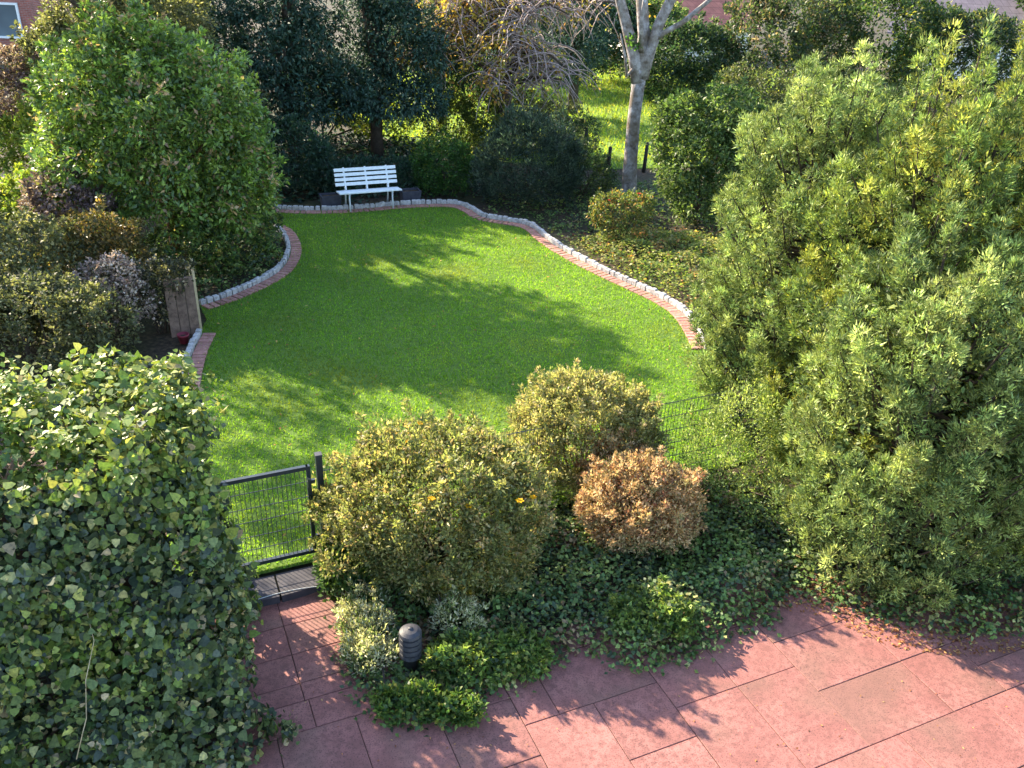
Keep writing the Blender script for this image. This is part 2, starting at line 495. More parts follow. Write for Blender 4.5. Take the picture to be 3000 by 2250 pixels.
def plant(name, label, cat, base, blobs, nclump, csize, per, leaf, palette, mat='leaf', seed=0, group=None, shape='leaf',
          trunk=None, bark='bark', shell=(0.78, 1.04), low=-0.75, inner=0.12, crown='crown', stems=6, lobes=3, gap=.35, shoots=.07, **kw):
    """a tree or shrub: root at its base, trunk (tapered, with limbs) and a crown of separate leaves"""
    rng = np.random.default_rng(seed)
    root = thing(name, base, label, cat, group)
    o = Vector(base)
    bl = [((b[0][0] + o.x, b[0][1] + o.y, b[0][2] + o.z), b[1]) for b in blobs]
    # smaller boughs break up each big lobe, and drifts of thin growth leave gaps
    sub = []
    if lobes:
        for c, r in bl:
            for i in range(lobes + int(2.2 * max(r))):
                d = unit(rng.normal(size=(1, 3)))[0]
                if d[2] < -.5: d[2] *= -1
                f = rng.uniform(.24, .42)
                sub.append((tuple(np.array(c) + np.array(r) * d * rng.uniform(.72, .95)), (r[0] * f, r[1] * f, r[2] * f)))
    cp, cn = crown_clumps(rng, bl + sub, nclump, shell, low, inner)
    lo = o.z + 0.05
    fr = 1.9 / max(.25, np.mean([max(b[1]) for b in bl]))
    ph = rng.uniform(0, 6, 3)
    den = np.sin(cp[:, 0] * fr * 1.7 + ph[0] + np.sin(cp[:, 2] * fr)) * np.sin(cp[:, 1] * fr * 1.5 + ph[1]) * np.sin(cp[:, 2] * fr * 2.1 + ph[2] + np.sin(cp[:, 0] * fr * 1.3))
    keep = (cp[:, 2] > lo) & ((den < .22) | (rng.random(len(cp)) > gap))
    cp, cn = cp[keep], cn[keep]
    cs = csize * rng.uniform(0.65, 1.35, len(cp))
    if shoots:      # long young shoots standing out of the crown
        ks = rng.choice(len(cp), int(len(cp) * shoots), replace=False)
        dr = unit(cn[ks] + .45 * rng.normal(size=(len(ks), 3)) + np.array([0, 0, .7]))
        ln = csize * rng.uniform(.7, 2.4, len(ks))
        for f in (.45, .75, 1.0):
            cp = np.concatenate([cp, cp[ks] + dr * (ln * f)[:, None]]); cn = np.concatenate([cn, dr]); cs = np.concatenate([cs, np.full(len(ks), csize * (.62 - .3 * f))])
    idx, pos, ax, nr = clump_leaves(rng, cp, cn, cs, per, **kw)
    keep = pos[:, 2] > o.z + 0.01
    idx, pos, ax, nr = idx[keep], pos[keep], ax[keep], nr[keep]
    L = leaf[0] * rng.uniform(0.6, 1.3, len(pos)); W = leaf[1] * rng.uniform(0.7, 1.25, len(pos))
    col = pick_colors(rng, idx, len(cp), palette)
    leaf_object(crown, M[mat], root, pos, ax, nr, L, W, col, shape, o)
    # trunk and limbs in the root's frame
    mb = MB()
    tops = [(Vector(b[0]) - Vector((0, 0, 0.0))) for b in blobs]
    if trunk:
        tr, th = trunk
        pts = [(0, 0, -0.05), (rng.normal(0, .03), rng.normal(0, .03), th * 0.35), (rng.normal(0, .06), rng.normal(0, .06), th)]
        mb.tube(pts, [tr * 1.2, tr, tr * 0.55], 8)
        limbs(rng, (0, 0, 0), tops, tr * 0.5, mb, 0.55)
        link('trunk', mb.mesh('trunk', True), M[bark], root)
    else:
        for i in range(stems):
            tg = tops[i % len(tops)] + Vector((rng.normal(0, .12), rng.normal(0, .12), rng.normal(0, .1)))
            s = Vector((rng.normal(0, .06), rng.normal(0, .06), -0.03))
            mb.tube([s, s.lerp(tg, .5) + Vector((rng.normal(0, .05), rng.normal(0, .05), .05)), tg], [.022, .015, .006], 5)
        link('stems', mb.mesh('stems', True), M[bark], root)
    return root


# palettes (linear base colours)
def pal(*a):
    return [((r, g, b), w) for r, g, b, w in a]


P_YEW = pal((0.143, 0.200, 0.048, 4), (0.203, 0.256, 0.058, 4), (0.302, 0.320, 0.068, 2.5), (0.454, 0.401, 0.068, 1.3), (0.085, 0.128, 0.041, 2))
P_YEW_G = pal((0.169, 0.229, 0.070, 4), (0.248, 0.301, 0.094, 4), (0.336, 0.376, 0.127, 2), (0.098, 0.146, 0.051, 2))
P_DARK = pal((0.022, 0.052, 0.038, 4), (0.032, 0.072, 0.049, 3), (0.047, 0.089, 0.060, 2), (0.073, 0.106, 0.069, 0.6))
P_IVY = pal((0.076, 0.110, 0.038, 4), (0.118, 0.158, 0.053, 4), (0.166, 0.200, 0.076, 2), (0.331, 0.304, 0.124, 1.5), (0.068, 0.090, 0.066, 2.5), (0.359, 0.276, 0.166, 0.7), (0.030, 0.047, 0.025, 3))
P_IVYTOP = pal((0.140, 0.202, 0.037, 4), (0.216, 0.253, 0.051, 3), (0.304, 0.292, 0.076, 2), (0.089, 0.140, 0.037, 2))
P_BIG = pal((0.127, 0.209, 0.045, 4), (0.194, 0.275, 0.054, 3), (0.089, 0.143, 0.053, 3), (0.283, 0.357, 0.075, 1.8), (0.387, 0.253, 0.149, 0.9))
P_HYP = pal((0.195, 0.208, 0.078, 4), (0.273, 0.260, 0.104, 3), (0.117, 0.143, 0.058, 3), (0.377, 0.312, 0.156, 1.8), (0.442, 0.312, 0.156, 0.8))
P_HYP2 = pal((0.275, 0.263, 0.112, 4), (0.362, 0.312, 0.150, 3), (0.163, 0.188, 0.075, 2.5), (0.450, 0.350, 0.200, 1.2))
P_ORANGE = pal((.50, .325, .17, 4), (.56, .41, .24, 3), (.40, .31, .15, 3), (.27, .13, .08, 1.2), (.26, .24, .11, 1.8))
P_COVER = pal((0.074, 0.128, 0.041, 4), (0.115, 0.182, 0.047, 3), (0.189, 0.243, 0.068, 2), (0.047, 0.074, 0.038, 3), (0.324, 0.311, 0.121, 1), (0.216, 0.149, 0.081, 0.6))
P_OLIVE = pal((0.123, 0.132, 0.062, 4), (0.193, 0.193, 0.087, 2.5), (0.078, 0.087, 0.049, 3), (0.298, 0.263, 0.140, 1))
P_CLUMP = pal((0.111, 0.182, 0.046, 4), (0.182, 0.240, 0.058, 3), (0.260, 0.286, 0.078, 1.2), (0.065, 0.104, 0.039, 3))
P_LIME = pal((0.149, 0.218, 0.034, 4), (0.230, 0.265, 0.040, 3), (0.299, 0.299, 0.057, 1.6), (0.092, 0.149, 0.032, 2))

# ------------------------------------------------------------------ ground
tag(MB().add([site(-400, -60, -.045), site(400, -60, -.045), site(-400, 2.30, -.045), site(400, 2.30, -.045),
              site(-400, 2.36, .06), site(400, 2.36, .06), site(-400, 900, .06), site(400, 900, .06)],
             [(0, 1, 3, 2), (2, 3, 5, 4), (4, 5, 7, 6)]).build('ground', M['soil']), kind='structure')

ARC = [(-5.3, 13.44), (-4.92, 13.95), (-4.61, 14.58), (-4.43, 15.2), (-4.45, 15.96), (-4.6, 16.62), (-4.9, 17.32), (-5.16, 17.66)]
RUN = [(-5.56, 18.98), (-4.87, 18.95), (-4.18, 19.07), (-3.49, 19.31), (-2.9, 19.60), (-2.18, 19.84), (-1.49, 19.90), (-1.08, 19.52), (-0.79, 19.02),
       (-0.32, 18.80), (0.1, 18.64), (0.38, 18.32), (0.59, 17.74), (0.96, 16.99), (1.56, 16.04), (2.19, 15.2), (2.63, 14.62), (2.92, 14.06), (3.05, 13.34), (3.08, 12.5)]
FRAG = [(-4.93, 12.35), (-4.86, 11.75), (-4.74, 11.16), (-4.55, 10.4)]


def smooth_path(pts, step):
    P = [Vector((*p, 0)) for p in pts]
    dense = []
    for i in range(len(P) - 1):
        p0, p1, p2, p3 = P[max(i - 1, 0)], P[i], P[i + 1], P[min(i + 2, len(P) - 1)]
        for k in range(24):
            s = k / 24
            dense.append(0.5 * ((2 * p1) + (p2 - p0) * s + (2 * p0 - 5 * p1 + 4 * p2 - p3) * s * s + (3 * p1 - p0 - 3 * p2 + p3) * s ** 3))
    dense.append(P[-1])
    out = [dense[0]]
    acc = 0
    for a, c in zip(dense, dense[1:]):
        acc += (c - a).length
        if acc >= step:
            out.append(c); acc -= step
    return out


LAWN = [(p.x, p.y) for p in smooth_path(FRAG[::-1], .3)] + [(-5.0, 12.9)] + [(p.x, p.y) for p in smooth_path(ARC, .3)] + [(-6.6, 18.0), (-6.8, 18.6)] + \
       [(p.x, p.y) for p in smooth_path(RUN, .3)] + [(3.1, 11.5), tuple(site(4.4, 2.62).xy), tuple(site(-2.6, 2.62).xy), (-4.1, 8.6)]
cxy = (-1.0, 13.5)
tag(MB().add([(*p, .095) for p in LAWN], [tuple(range(len(LAWN)))[::-1]]).build('lawn', M['lawn']), kind='structure')


def in_poly(x, y, poly):
    c = np.zeros(len(x), bool)
    px, py = poly[-1]
    for qx, qy in poly:
        m = ((qy > y) != (py > y)) & (x < (px - qx) * (y - qy) / (py - qy + 1e-12) + qx)
        c ^= m
        px, py = qx, qy
    return c


def blades(name, poly, dens, z, hgt, wid, palette, seed, mat='grass', label=None, lean=.5):
    rng = np.random.default_rng(seed)
    P = np.array(poly)
    lo, hi = P.min(0), P.max(0)
    n = int((hi[0] - lo[0]) * (hi[1] - lo[1]) * dens)
    xy = rng.uniform(lo, hi, (n, 2))
    xy = xy[in_poly(xy[:, 0], xy[:, 1], poly)]
    n = len(xy)
    pos = np.column_stack([xy, np.full(n, z)])
    ax = unit(np.column_stack([rng.normal(0, lean, n), rng.normal(0, lean, n), np.ones(n)]))
    nr = unit(rng.normal(size=(n, 3))); nr = unit(nr - (nr * ax).sum(1, keepdims=True) * ax)
    # mown tufts: colour drifts in patches
    ph = np.sin(xy[:, 0] * 2.1 + 1.3 * np.sin(xy[:, 1] * 1.7)) * np.sin(xy[:, 1] * 2.6 + 1.1 * np.sin(xy[:, 0] * 1.9))
    idx = np.arange(n)
    ph2 = np.sin(xy[:, 0] * .83 + 1.9 * np.sin(xy[:, 1] * .61)) + .7 * np.sin(xy[:, 1] * 1.13 + xy[:, 0] * .47)
    col = pick_colors(rng, idx, n, palette, 0.5, 0.22) * (1 + .16 * ph + .10 * ph2)[:, None]
    warm = np.clip(.5 * ph2 * ph, 0, 1)[:, None]
    col = col * (1 - .35 * warm) + np.array([.27, .24, .07]) * .35 * warm
    return leaf_object(name, M[mat], None, pos, ax, nr, hgt * rng.uniform(.5, 1.3, n), wid * rng.uniform(.7, 1.3, n), col, 'blade')


P_GRASS = pal((0.085, 0.214, 0.021, 4), (0.113, 0.257, 0.023, 4), (0.146, 0.287, 0.033, 2), (0.183, 0.281, 0.069, 0.9))
g = blades('grass', LAWN, 2000, .09, .045, .012, P_GRASS, 3, lean=.55)
tag(g, 'short bright green mown grass of the curved lawn', 'grass', kind='stuff')

MEADOW = [(-3.0, 24.6), (2.3, 23.9), (8.5, 25.5), (14, 30), (16, 44), (2, 46), (-6, 44), (-6, 30)]
tag(MB().add([(*p, .075) for p in MEADOW], [tuple(range(len(MEADOW)))]).build('field', M['meadow']), kind='structure')
P_MEAD = pal((.13, .24, .04, 4), (.19, .30, .055, 4), (.28, .33, .10, 2), (.10, .17, .035, 2))
g = blades('meadow_grass', MEADOW, 130, .07, .16, .03, P_MEAD, 4, lean=.6)
tag(g, 'sunlit yellow green meadow grass beyond the pale trunk', 'grass', kind='stuff')

# ------------------------------------------------------------------ terrace of red slabs
terrace = tag(empty('terrace', (0, 0, 0)), kind='structure')
MU, MV = 0.3255, 0.3165
known = [(0, -3, 2, 3), (2, -2, 2, 2), (2, -4, 2, 2), (4, -4, 2, 3), (6, -4, 2, 3), (4, -1, 2, 2), (6, -1, 2, 2), (1, 0, 3, 2), (0, 0, 1, 2), (-2, -1, 2, 2), (-2, -3, 2, 2),
         (-4, -1, 2, 3), (-6, 0, 2, 2), (8, -2, 3, 2), (8, -4, 3, 2), (11, -4, 2, 2), (11, -2, 3, 2), (13, -4, 3, 1), (13, -3, 3, 1), (8, 0, 3, 2), (6, -6, 3, 2), (9, -6, 3, 2), (12, -6, 2, 2),
         (-2, 1, 2, 2), (-6, -2, 2, 2), (-4, -3, 2, 2)]
occ = {}
rects = []
for r in known:
    cells = [(a, c) for a in range(r[0], r[0] + r[2]) for c in range(r[1], r[1] + r[3])]
    if any(x in occ for x in cells):
        continue
    for x in cells: occ[x] = 1
    rects.append(r)
rr = random.Random(5)
for v in range(-8, 3):
    for u in range(-9, 20):
        if (u, v) in occ: continue
        for wd, hg in rr.sample([(2, 2), (3, 2), (2, 3)], 3) + [(2, 1), (1, 2), (1, 1)]:
            cells = [(a, c) for a in range(u, u + wd) for c in range(v, v + hg)]
            if all(x not in occ and x[1] < 3 and -9 <= x[0] < 20 for x in cells):
                for x in cells: occ[x] = 1
                rects.append((u, v, wd, hg))
                break
boxes = [(r[0] * MU, r[1] * MV, r[2] * MU, r[3] * MV) for r in rects if r[0] + r[2] > -7 or r[1] < 0]
pu = [-2.30, -1.66, -1.02, -.40]
pv = [3 * MV, 3.63 * .313 + .02, 4.85 * .313, 6.1 * .313, 7.28 * .313]
for i in range(3):
    for j in range(4):
        boxes.append((pu[i], pv[j], pu[i + 1] - pu[i], pv[j + 1] - pv[j]))
shared = {}
for (u, v, wd, hg) in boxes:
    key = (round(wd, 3), round(hg, 3))
    if key not in shared:
        shared[key] = MB().cbox((0, 0, 0), (wd - .006, hg - .006, .04), .004).mesh('slab')
        shared[key].materials.append(M['slab'])
    o = link('slab', shared[key], None, terrace)
    o.location = site(u + wd / 2, v + hg / 2, -.02 + rr.uniform(-.0025, .0025))
    o.rotation_euler = (rr.uniform(-.0025, .0025), rr.uniform(-.0025, .0025), TH + rr.uniform(-.002, .002))
a = site(-3.4, -3.2, -.009); c = site(6.6, -3.2, -.009); d = site(6.6, 2.29, -.009); e = site(-3.4, 2.29, -.009)
MB().add([a, c, d, e], [(0, 1, 2, 3)]).build('joint_sand', M['sand'], terrace)

# dark slate step in front of the gate
step = thing('step', site(-1.62, 2.44, 0), 'dark slate step in front of the wire gate', 'step', rz=TH)
for x0, x1 in ((-.44, -.01), (.01, .44)):
    n = 8
    vs = []
    for zz in (0.0, .085):
        front = [(x0 + (x1 - x0) * i / n, -.15 - .05 * (1 - ((x0 + (x1 - x0) * i / n) / .46) ** 2)) for i in range(n + 1)]
        vs += [(x, y, zz) for x, y in front] + [(x1, .14, zz), (x0, .14, zz)]
    k = n + 3
    fs = [tuple(range(k))[::-1], tuple(range(k, 2 * k))] + [(i, (i + 1) % k, k + (i + 1) % k, k + i) for i in range(k)]
    MB().add(vs, fs).build('slate_slab', M['slate'], step)
cb = [site(-2.02 + .05 * math.cos(a) * (1 if a < 4 else 1), 2.36 + .13 * math.sin(a), .092) for a in np.linspace(0.6, 5.0, 14)]
cb += [site(-1.96 + .75 * s, 2.245 + .045 * math.sin(s * 3.0) - .02 * s, .092) for s in np.linspace(0.05, 1, 12)]
tag(MB().tube(cb, .0042, 5).build('cable', M['cable'], None, True), 'thin pale cable lying along the dark slate step', 'cable')

# ------------------------------------------------------------------ lawn edging of granite setts and brick
sett_me = []
for i in range(5):
    q = random.Random(i)
    bmx = MB().cbox((0, 0, 0), (.110 + q.uniform(-.016, .012), .085, .2), .014)
    bmx.v = [(x + q.uniform(-.006, .006), y + q.uniform(-.006, .006), z + q.uniform(-.004, .004)) for x, y, z in bmx.v]
    me = bmx.mesh('sett'); me.materials.append(M['granite']); sett_me.append(me)
brick_me = []
for i in range(4):
    q = random.Random(50 + i)
    me = MB().cbox((0, 0, 0), (.098, .20 + q.uniform(-.006, .006), .07), .006).mesh('brick'); me.materials.append(M['brick']); brick_me.append(me)


def kerb(path, side, zs=.115, zb=.085, bricks=True, label=None):
    root = tag(empty('kerb', (path[0][0], path[0][1], 0)), kind='structure')
    b0 = Vector(root.location)
    q = random.Random(len(path))
    pts = smooth_path(path, .122)
    for i in range(len(pts) - 1):
        p = (pts[i] + pts[i + 1]) / 2
        a = math.atan2(pts[i + 1].y - pts[i].y, pts[i + 1].x - pts[i].x)
        o = link('sett', sett_me[q.randrange(5)], None, root)
        o.location = Vector((p.x + q.uniform(-.006, .006), p.y + q.uniform(-.008, .008), zs - .012 + q.uniform(-.014, .010))) - b0
        o.rotation_euler = (q.uniform(-.05, .05), q.uniform(-.04, .04), a + q.uniform(-.05, .05))
    if bricks:
        pts = smooth_path(path, .112)
        for i in range(len(pts) - 1):
            p = (pts[i] + pts[i + 1]) / 2
            tdir = (pts[i + 1] - pts[i]).normalized()
            nrm = Vector((-tdir.y, tdir.x, 0)) * side
            o = link('brick', brick_me[q.randrange(4)], None, root)
            o.location = p + nrm * .152 + Vector((0, 0, zb + q.uniform(-.003, .003))) - b0
            o.rotation_euler = (q.uniform(-.015, .015), q.uniform(-.015, .015), math.atan2(tdir.y, tdir.x) + q.uniform(-.02, .02))
    return root


kerb(ARC, -1)
kerb(RUN, -1)
kerb(FRAG, 1, .11)

# ------------------------------------------------------------------ gate, fence
gate = thing('garden_gate', site(-2.06, 2.72, .09), 'dark green metal gate with wire mesh beside the ivy wall', 'gate', rz=TH)
GW, GB, GT = .885, .075, 1.10
MB().box((GW / 2, 0, GT), (GW, .04, .04)).build('top_rail', M['anthracite'], gate)
MB().box((GW / 2, 0, GB), (GW, .04, .04)).build('bottom_rail', M['anthracite'], gate)
for x in (.0, GW):
    MB().box((x, 0, (GB + GT) / 2), (.04, .041, GT - GB + .04)).build('stile', M['anthracite'], gate)
vw = MB().box((0, 0, 0), (.0055, .0055, GT - GB)).mesh('wire'); vw.materials.append(M['anthracite'])
for i in range(1, 20):
    o = link('wire', vw, None, gate); o.location = (GW * i / 20, 0, (GB + GT) / 2)
hw = MB().box((0, 0, 0), (GW, .006, .006)).mesh('cross_wire'); hw.materials.append(M['anthracite'])
for i in range(1, 6):
    o = link('cross_wire', hw, None, gate); o.location = (GW / 2, .0065 if i % 2 else -.0065, GB + (GT - GB) * i / 6)
lt = MB().box((GW + .035, 0, .93), (.05, .03, .035)).build('latch', M['anthracite'], gate)
MB().box((GW - .005, -.045, .95), (.03, .05, .10)).build('lock_case', M['anthracite'], gate)
MB().box((GW + .04, 0, .25), (.05, .03, .04)).build('hinge', M['anthracite'], gate)

fence = thing('wire_fence', site(-1.06, 2.74, .05), 'dark wire mesh fence running behind the rounded shrubs', 'fence', rz=TH)
po = MB().box((0, 0, .62), (.062, .062, 1.24)).mesh('post'); po.materials.append(M['anthracite'])
cp_ = MB().box((0, 0, 1.25), (.068, .068, .02)).mesh('cap'); cp_.materials.append(M['lamp'])
for x in (0.0, 1.3, 5.9):
    o = link('post', po, None, fence); o.location = (x, 0, 0)
    c = link('cap', cp_, None, o)
vw = MB().box((0, 0, 0), (.004, .004, .98)).mesh('wire'); vw.materials.append(M['anthracite'])
hw = MB().box((0, 0, 0), (5.9, .004, .004)).mesh('cross_wire'); hw.materials.append(M['anthracite'])
for i in range(1, 118):
    o = link('wire', vw, None, fence); o.location = (i * .05, 0, .58)
for i in range(6):
    for s in (-1, 1):
        o = link('cross_wire', hw, None, fence); o.location = (2.95, s * .0062, .10 + i * .19)

# ------------------------------------------------------------------ garden lamp
lamp = thing('bollard_lamp', (-.805, 5.74, .0), 'grey louvred bollard lamp standing in ivy at terrace corner', 'garden lamp')
lamp.scale = (1.08, 1.08, 1.02)
MB().lathe([(.062, 0), (.062, .14), (.078, .15), (.078, .17)], n=28).build('post', M['lamp'], lamp, True)
MB().lathe([(.050, .17), (.050, .40)], n=20).build('lens', M['lens'], lamp, True)
for i in range(4):
    z = .165 + i * .058
    MB().lathe([(.093, z), (.096, z + .006), (.090, z + .042), (.058, z + .05), (.056, z + .046), (.085, z + .036), (.089, z + .002)], n=32).build('louvre', M['lamp'], lamp)
cap = MB().lathe([(.094, .40), (.096, .408), (.088, .432), (.06, .452), (.022, .462), (.02, .464)], n=32).build('cap', M['lamp'], lamp)
MB().lathe([(.02, .463), (.018, .470), (.006, .474)], n=14).build('finial', M['lamp'], cap, True)

# ------------------------------------------------------------------ white bench
bench = thing('garden_bench', (-3.80, 18.98, .10), 'white slatted garden bench at the far edge of the lawn', 'bench', rz=math.radians(23.5))
BW = 1.42
bx0 = -.20
sl_me = MB().cbox((0, 0, 0), (BW, .075, .03), .006).mesh('slat'); sl_me.materials.append(M['white'])
for i in range(4):
    o = link('seat_slat', sl_me, None, bench); o.location = (bx0 + BW / 2, .02 + i * .098, .42 - .012 * i)
bs_me = MB().cbox((0, 0, 0), (BW, .026, .072), .006).mesh('back_slat'); bs_me.materials.append(M['white'])
for i in range(4):
    o = link('back_slat', bs_me, None, bench); o.location = (bx0 + BW / 2, .405 + i * .038, .52 + i * .098); o.rotation_euler.x = -.36
for x in (0.02, 1.00):
    MB().tube([(x, -.02, .01), (x, .0, .2), (x, .02, .40)], [.022, .018, .02], 8).build('leg', M['iron'], bench, True)
    MB().tube([(x, .47, .01), (x, .42, .2), (x, .38, .40)], [.022, .018, .02], 8).build('leg', M['iron'], bench, True)
    MB().box((x, .19, .385), (.036, .42, .03)).build('seat_support', M['iron'], bench)
for x in (0.02, .51, 1.00):
    MB().tube([(x, .37, .38), (x, .40, .50), (x, .55, .86)], [.026, .026, .024], 4).build('back_support', M['white'], bench)

# planters beside the bench
def planter(x, y, rz, label, lx=.46):
    r = thing('planter_box', (x, y, .06), label, 'planter', rz=rz)
    h = .27
    m1 = MB()
    wo, wi = .16, .13
    ring = lambda sx, sy, z: [(-sx, -sy, z), (sx, -sy, z), (sx, sy, z), (-sx, sy, z)]
    vs = ring(lx / 2 - .03, wo - .03, 0) + ring(lx / 2, wo, h) + ring(lx / 2 - .03, wi, h) + ring(lx / 2 - .03, wi, h - .05)
    fs = [(3, 2, 1, 0)]
    for a in (0, 4, 8):
        fs += [(a + i, a + (i + 1) % 4, a + 4 + (i + 1) % 4, a + 4 + i) for i in range(4)]
    m1.add(vs, fs).build('tub', M['planter'], r)
    MB().add(ring(lx / 2 - .032, wi - .002, h - .045), [(0, 1, 2, 3)]).build('soil', M['bed'], r)
    return r


planter(-4.33, 19.50, math.radians(23), 'dark grey planter box at the bench end nearer the round tree')
planter(-2.58, 20.16, math.radians(23), 'dark grey planter box between bench and bright green shrub')

# ------------------------------------------------------------------ wooden board at the left lawn edge
brd = thing('board_screen', (-5.15, 12.35, .06), 'weathered brown wooden board screen at the lawn edge', 'screen', rz=math.radians(30))
for i in range(3):
    MB().cbox((-.145 + i * .146, 0, .48), (.138, .028, .96 - .03 * (i == 1)), .006).build('board', M['wood'], brd)
MB().box((.235, .02, .52), (.035, .07, 1.04)).build('lit_edge', M['pale_wood'], brd)  # sunlit right edge of the boards, its brightness put into a paler wood
MB().box((-.01, .036, .25), (.44, .034, .07)).build('batten', M['wood'], brd)
tub = thing('red_pot', (-5.06, 12.02, .09), 'small dark red pot below the wooden board screen', 'pot')
MB().lathe([(.06, 0), (.085, .12), (.092, .12), (.092, .145), (.078, .145), (.074, .11)], n=20).build('pot_body', M['rosehip'], tub, True)
MB().lathe([(.074, .108), (.01, .115)], n=16).build('soil', M['bed'], tub)

# ------------------------------------------------------------------ ivy covered wall on the near left
ivy = thing('ivy_wall', site(-3.6, 1.9, 0), 'tall old wall smothered in ivy beside the path and gate', 'ivy wall')
io = Vector(ivy.location)
rng = np.random.default_rng(11)


def ztop(u):
    return np.clip(2.52 + .10 * (u + 2.0), 1.9, 2.8)


def vfront(z):
    return .42 + 1.20 * np.clip(z / 2.7, 0, 1.1) ** .85


wl = MB()
wl.box((0, 0, 0), (1, 1, 1))
wl.v = []
for zz, vf in ((0, 1.0), (1.8, 1.85)):
    for u, v in ((-4.8, vf), (-2.55, vf), (-2.55, 2.7), (-4.8, 2.7)):
        wl.v.append(site(u, v, zz + (0.22 if zz and u > -3 else 0)) - io)
wl.build('wall', M['oldwall'], ivy)


def ivy_pts(n, rng):
    kind = rng.choice(3, n, p=[.56, .22, .22])
    P = np.zeros((n, 3)); Nn = np.zeros((n, 3))
    for kd in range(3):
        m = kind == kd
        k = m.sum()
        if kd == 0:
            u = rng.uniform(-4.9, -2.16, k); s = rng.random(k) ** .9
            z = s * (ztop(u) - .05); v = vfront(z); nu, nv, nz = 0, -.9, .42
        elif kd == 1:
            u = rng.uniform(-4.9, -2.16, k); v = rng.uniform(1.62, 3.05, k)
            z = ztop(u) + .02 - .10 * ((v - 2.3) / .75) ** 2; nu, nv, nz = 0, -.1, 1
        else:
            z = rng.random(k) * 2.48; v = vfront(z) + rng.random(k) * (3.0 - vfront(z)); u = np.full(k, -2.16) - .05 * z; nu, nv, nz = 1, -.1, .2
        lump = .13 * np.sin(u * 5.1 + 1.7 * z) * np.sin(z * 4.3 + v * 3.1) + .08 * np.sin(u * 11 + v * 9) * np.sin(z * 9.1 + 1.0) + .05 * np.sin(u * 2.2 + z * 1.3)
        off = lump - np.abs(rng.normal(0, .07, k)) + .03
        nrm = np.array([nu, nv, nz], float); nrm /= np.linalg.norm(nrm)
        uu, vv, zz = u + nrm[0] * off, v + nrm[1] * off, z + nrm[2] * off
        P[m] = np.column_stack([OX + uu * UX - vv * UY, OY + uu * UY + vv * UX, zz])
        Nn[m] = [nrm[0] * UX - nrm[1] * UY, nrm[0] * UY + nrm[1] * UX, nrm[2]]
    return P, Nn, kind


def ivy_leaves(n, rng, proud=0.0):
    P, Nn, kind = ivy_pts(n, rng)
    P = P + Nn * proud + rng.normal(0, .035, P.shape)
    ax = unit(.9 * unit(rng.normal(size=(n, 3))) + np.array([0, 0, -.55]) + .35 * Nn)
    nr = .9 * Nn + .95 * unit(rng.normal(size=(n, 3))) + np.array([0, 0, .3])
    nr = unit(nr - (nr * ax).sum(1, keepdims=True) * ax)
    return P, ax, nr, kind


CP, CN, CK = ivy_pts(2500, rng)
CP = CP + CN * rng.normal(0, .075, 2500)[:, None]
ii, P_, A0, R0 = clump_leaves(rng, CP, CN, .115 * rng.uniform(.6, 1.5, 2500), 16, bias=.75)
K_ = CK[ii]
mm = len(P_)
A_ = unit(.8 * unit(rng.normal(size=(mm, 3))) + np.array([0, 0, -.45]) + .35 * CN[ii])
R_ = .9 * CN[ii] + .65 * unit(rng.normal(size=(mm, 3))) + np.array([0, 0, .3])
R_ = unit(R_ - (R_ * A_).sum(1, keepdims=True) * A_)
P2, A2, R2, K2 = ivy_leaves(8000, rng, -.10)
P_ = np.concatenate([P_, P2]); A_ = np.concatenate([A_, A2]); R_ = np.concatenate([R_, R2]); K_ = np.concatenate([K_, K2])
keep = P_[:, 2] > .01
P_, A_, R_, K_ = P_[keep], A_[keep], R_[keep], K_[keep]
n = len(P_)
LS = .049 * np.exp(rng.normal(0, .35, n)).clip(.5, 2.2)
patch = (np.sin(P_[:, 0] * 2.3 + P_[:, 2] * 1.9) * np.sin(P_[:, 2] * 2.7 + P_[:, 1]) + rng.normal(0, .5, n))
ci = rng.integers(0, 3000, n)
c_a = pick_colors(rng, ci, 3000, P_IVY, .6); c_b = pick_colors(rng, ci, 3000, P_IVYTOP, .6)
pale_lit = (patch > .75) | ((K_ == 1) & (rng.random(n) < .8)) | ((P_[:, 2] > 2.2) & (rng.random(n) < .5))  # yellow-green patches, plus the sunlit top put in as lighter leaf colours
colr = np.where(pale_lit[:, None], c_b, c_a)
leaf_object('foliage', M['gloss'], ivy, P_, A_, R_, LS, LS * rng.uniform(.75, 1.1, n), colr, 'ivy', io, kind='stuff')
# the largest leaves one by one: lobed, slightly cupped, three colourings
lob = [(0, 0, 0), (-.10, .26, .02), (.05, .52, .03), (.28, .33, .05), (.55, .42, .02), (.62, .18, .05), (1, 0, -.1), (.62, -.18, .05), (.55, -.42, .02), (.28, -.33, .05), (.05, -.52, .03), (-.10, -.26, .02), (.35, 0, .0)]
lob_f = [(12, i, (i + 1) % 12) for i in range(12)]
iv_me = []
for cc in ((.05, .09, .026), (.085, .125, .03), (.17, .18, .045), (.035, .06, .03), (.12, .155, .04)):
    me = bpy.data.meshes.new('leaf'); me.from_pydata(lob, [], lob_f)
    ca = me.color_attributes.new('Col', 'FLOAT_COLOR', 'POINT')
    ca.data.foreach_set('color', list((*cc, 1)) * len(lob))
    me.materials.append(M['gloss']); iv_me.append(me)
LP, LA, LR, LK = ivy_leaves(700, rng, .09)
cnt = 0
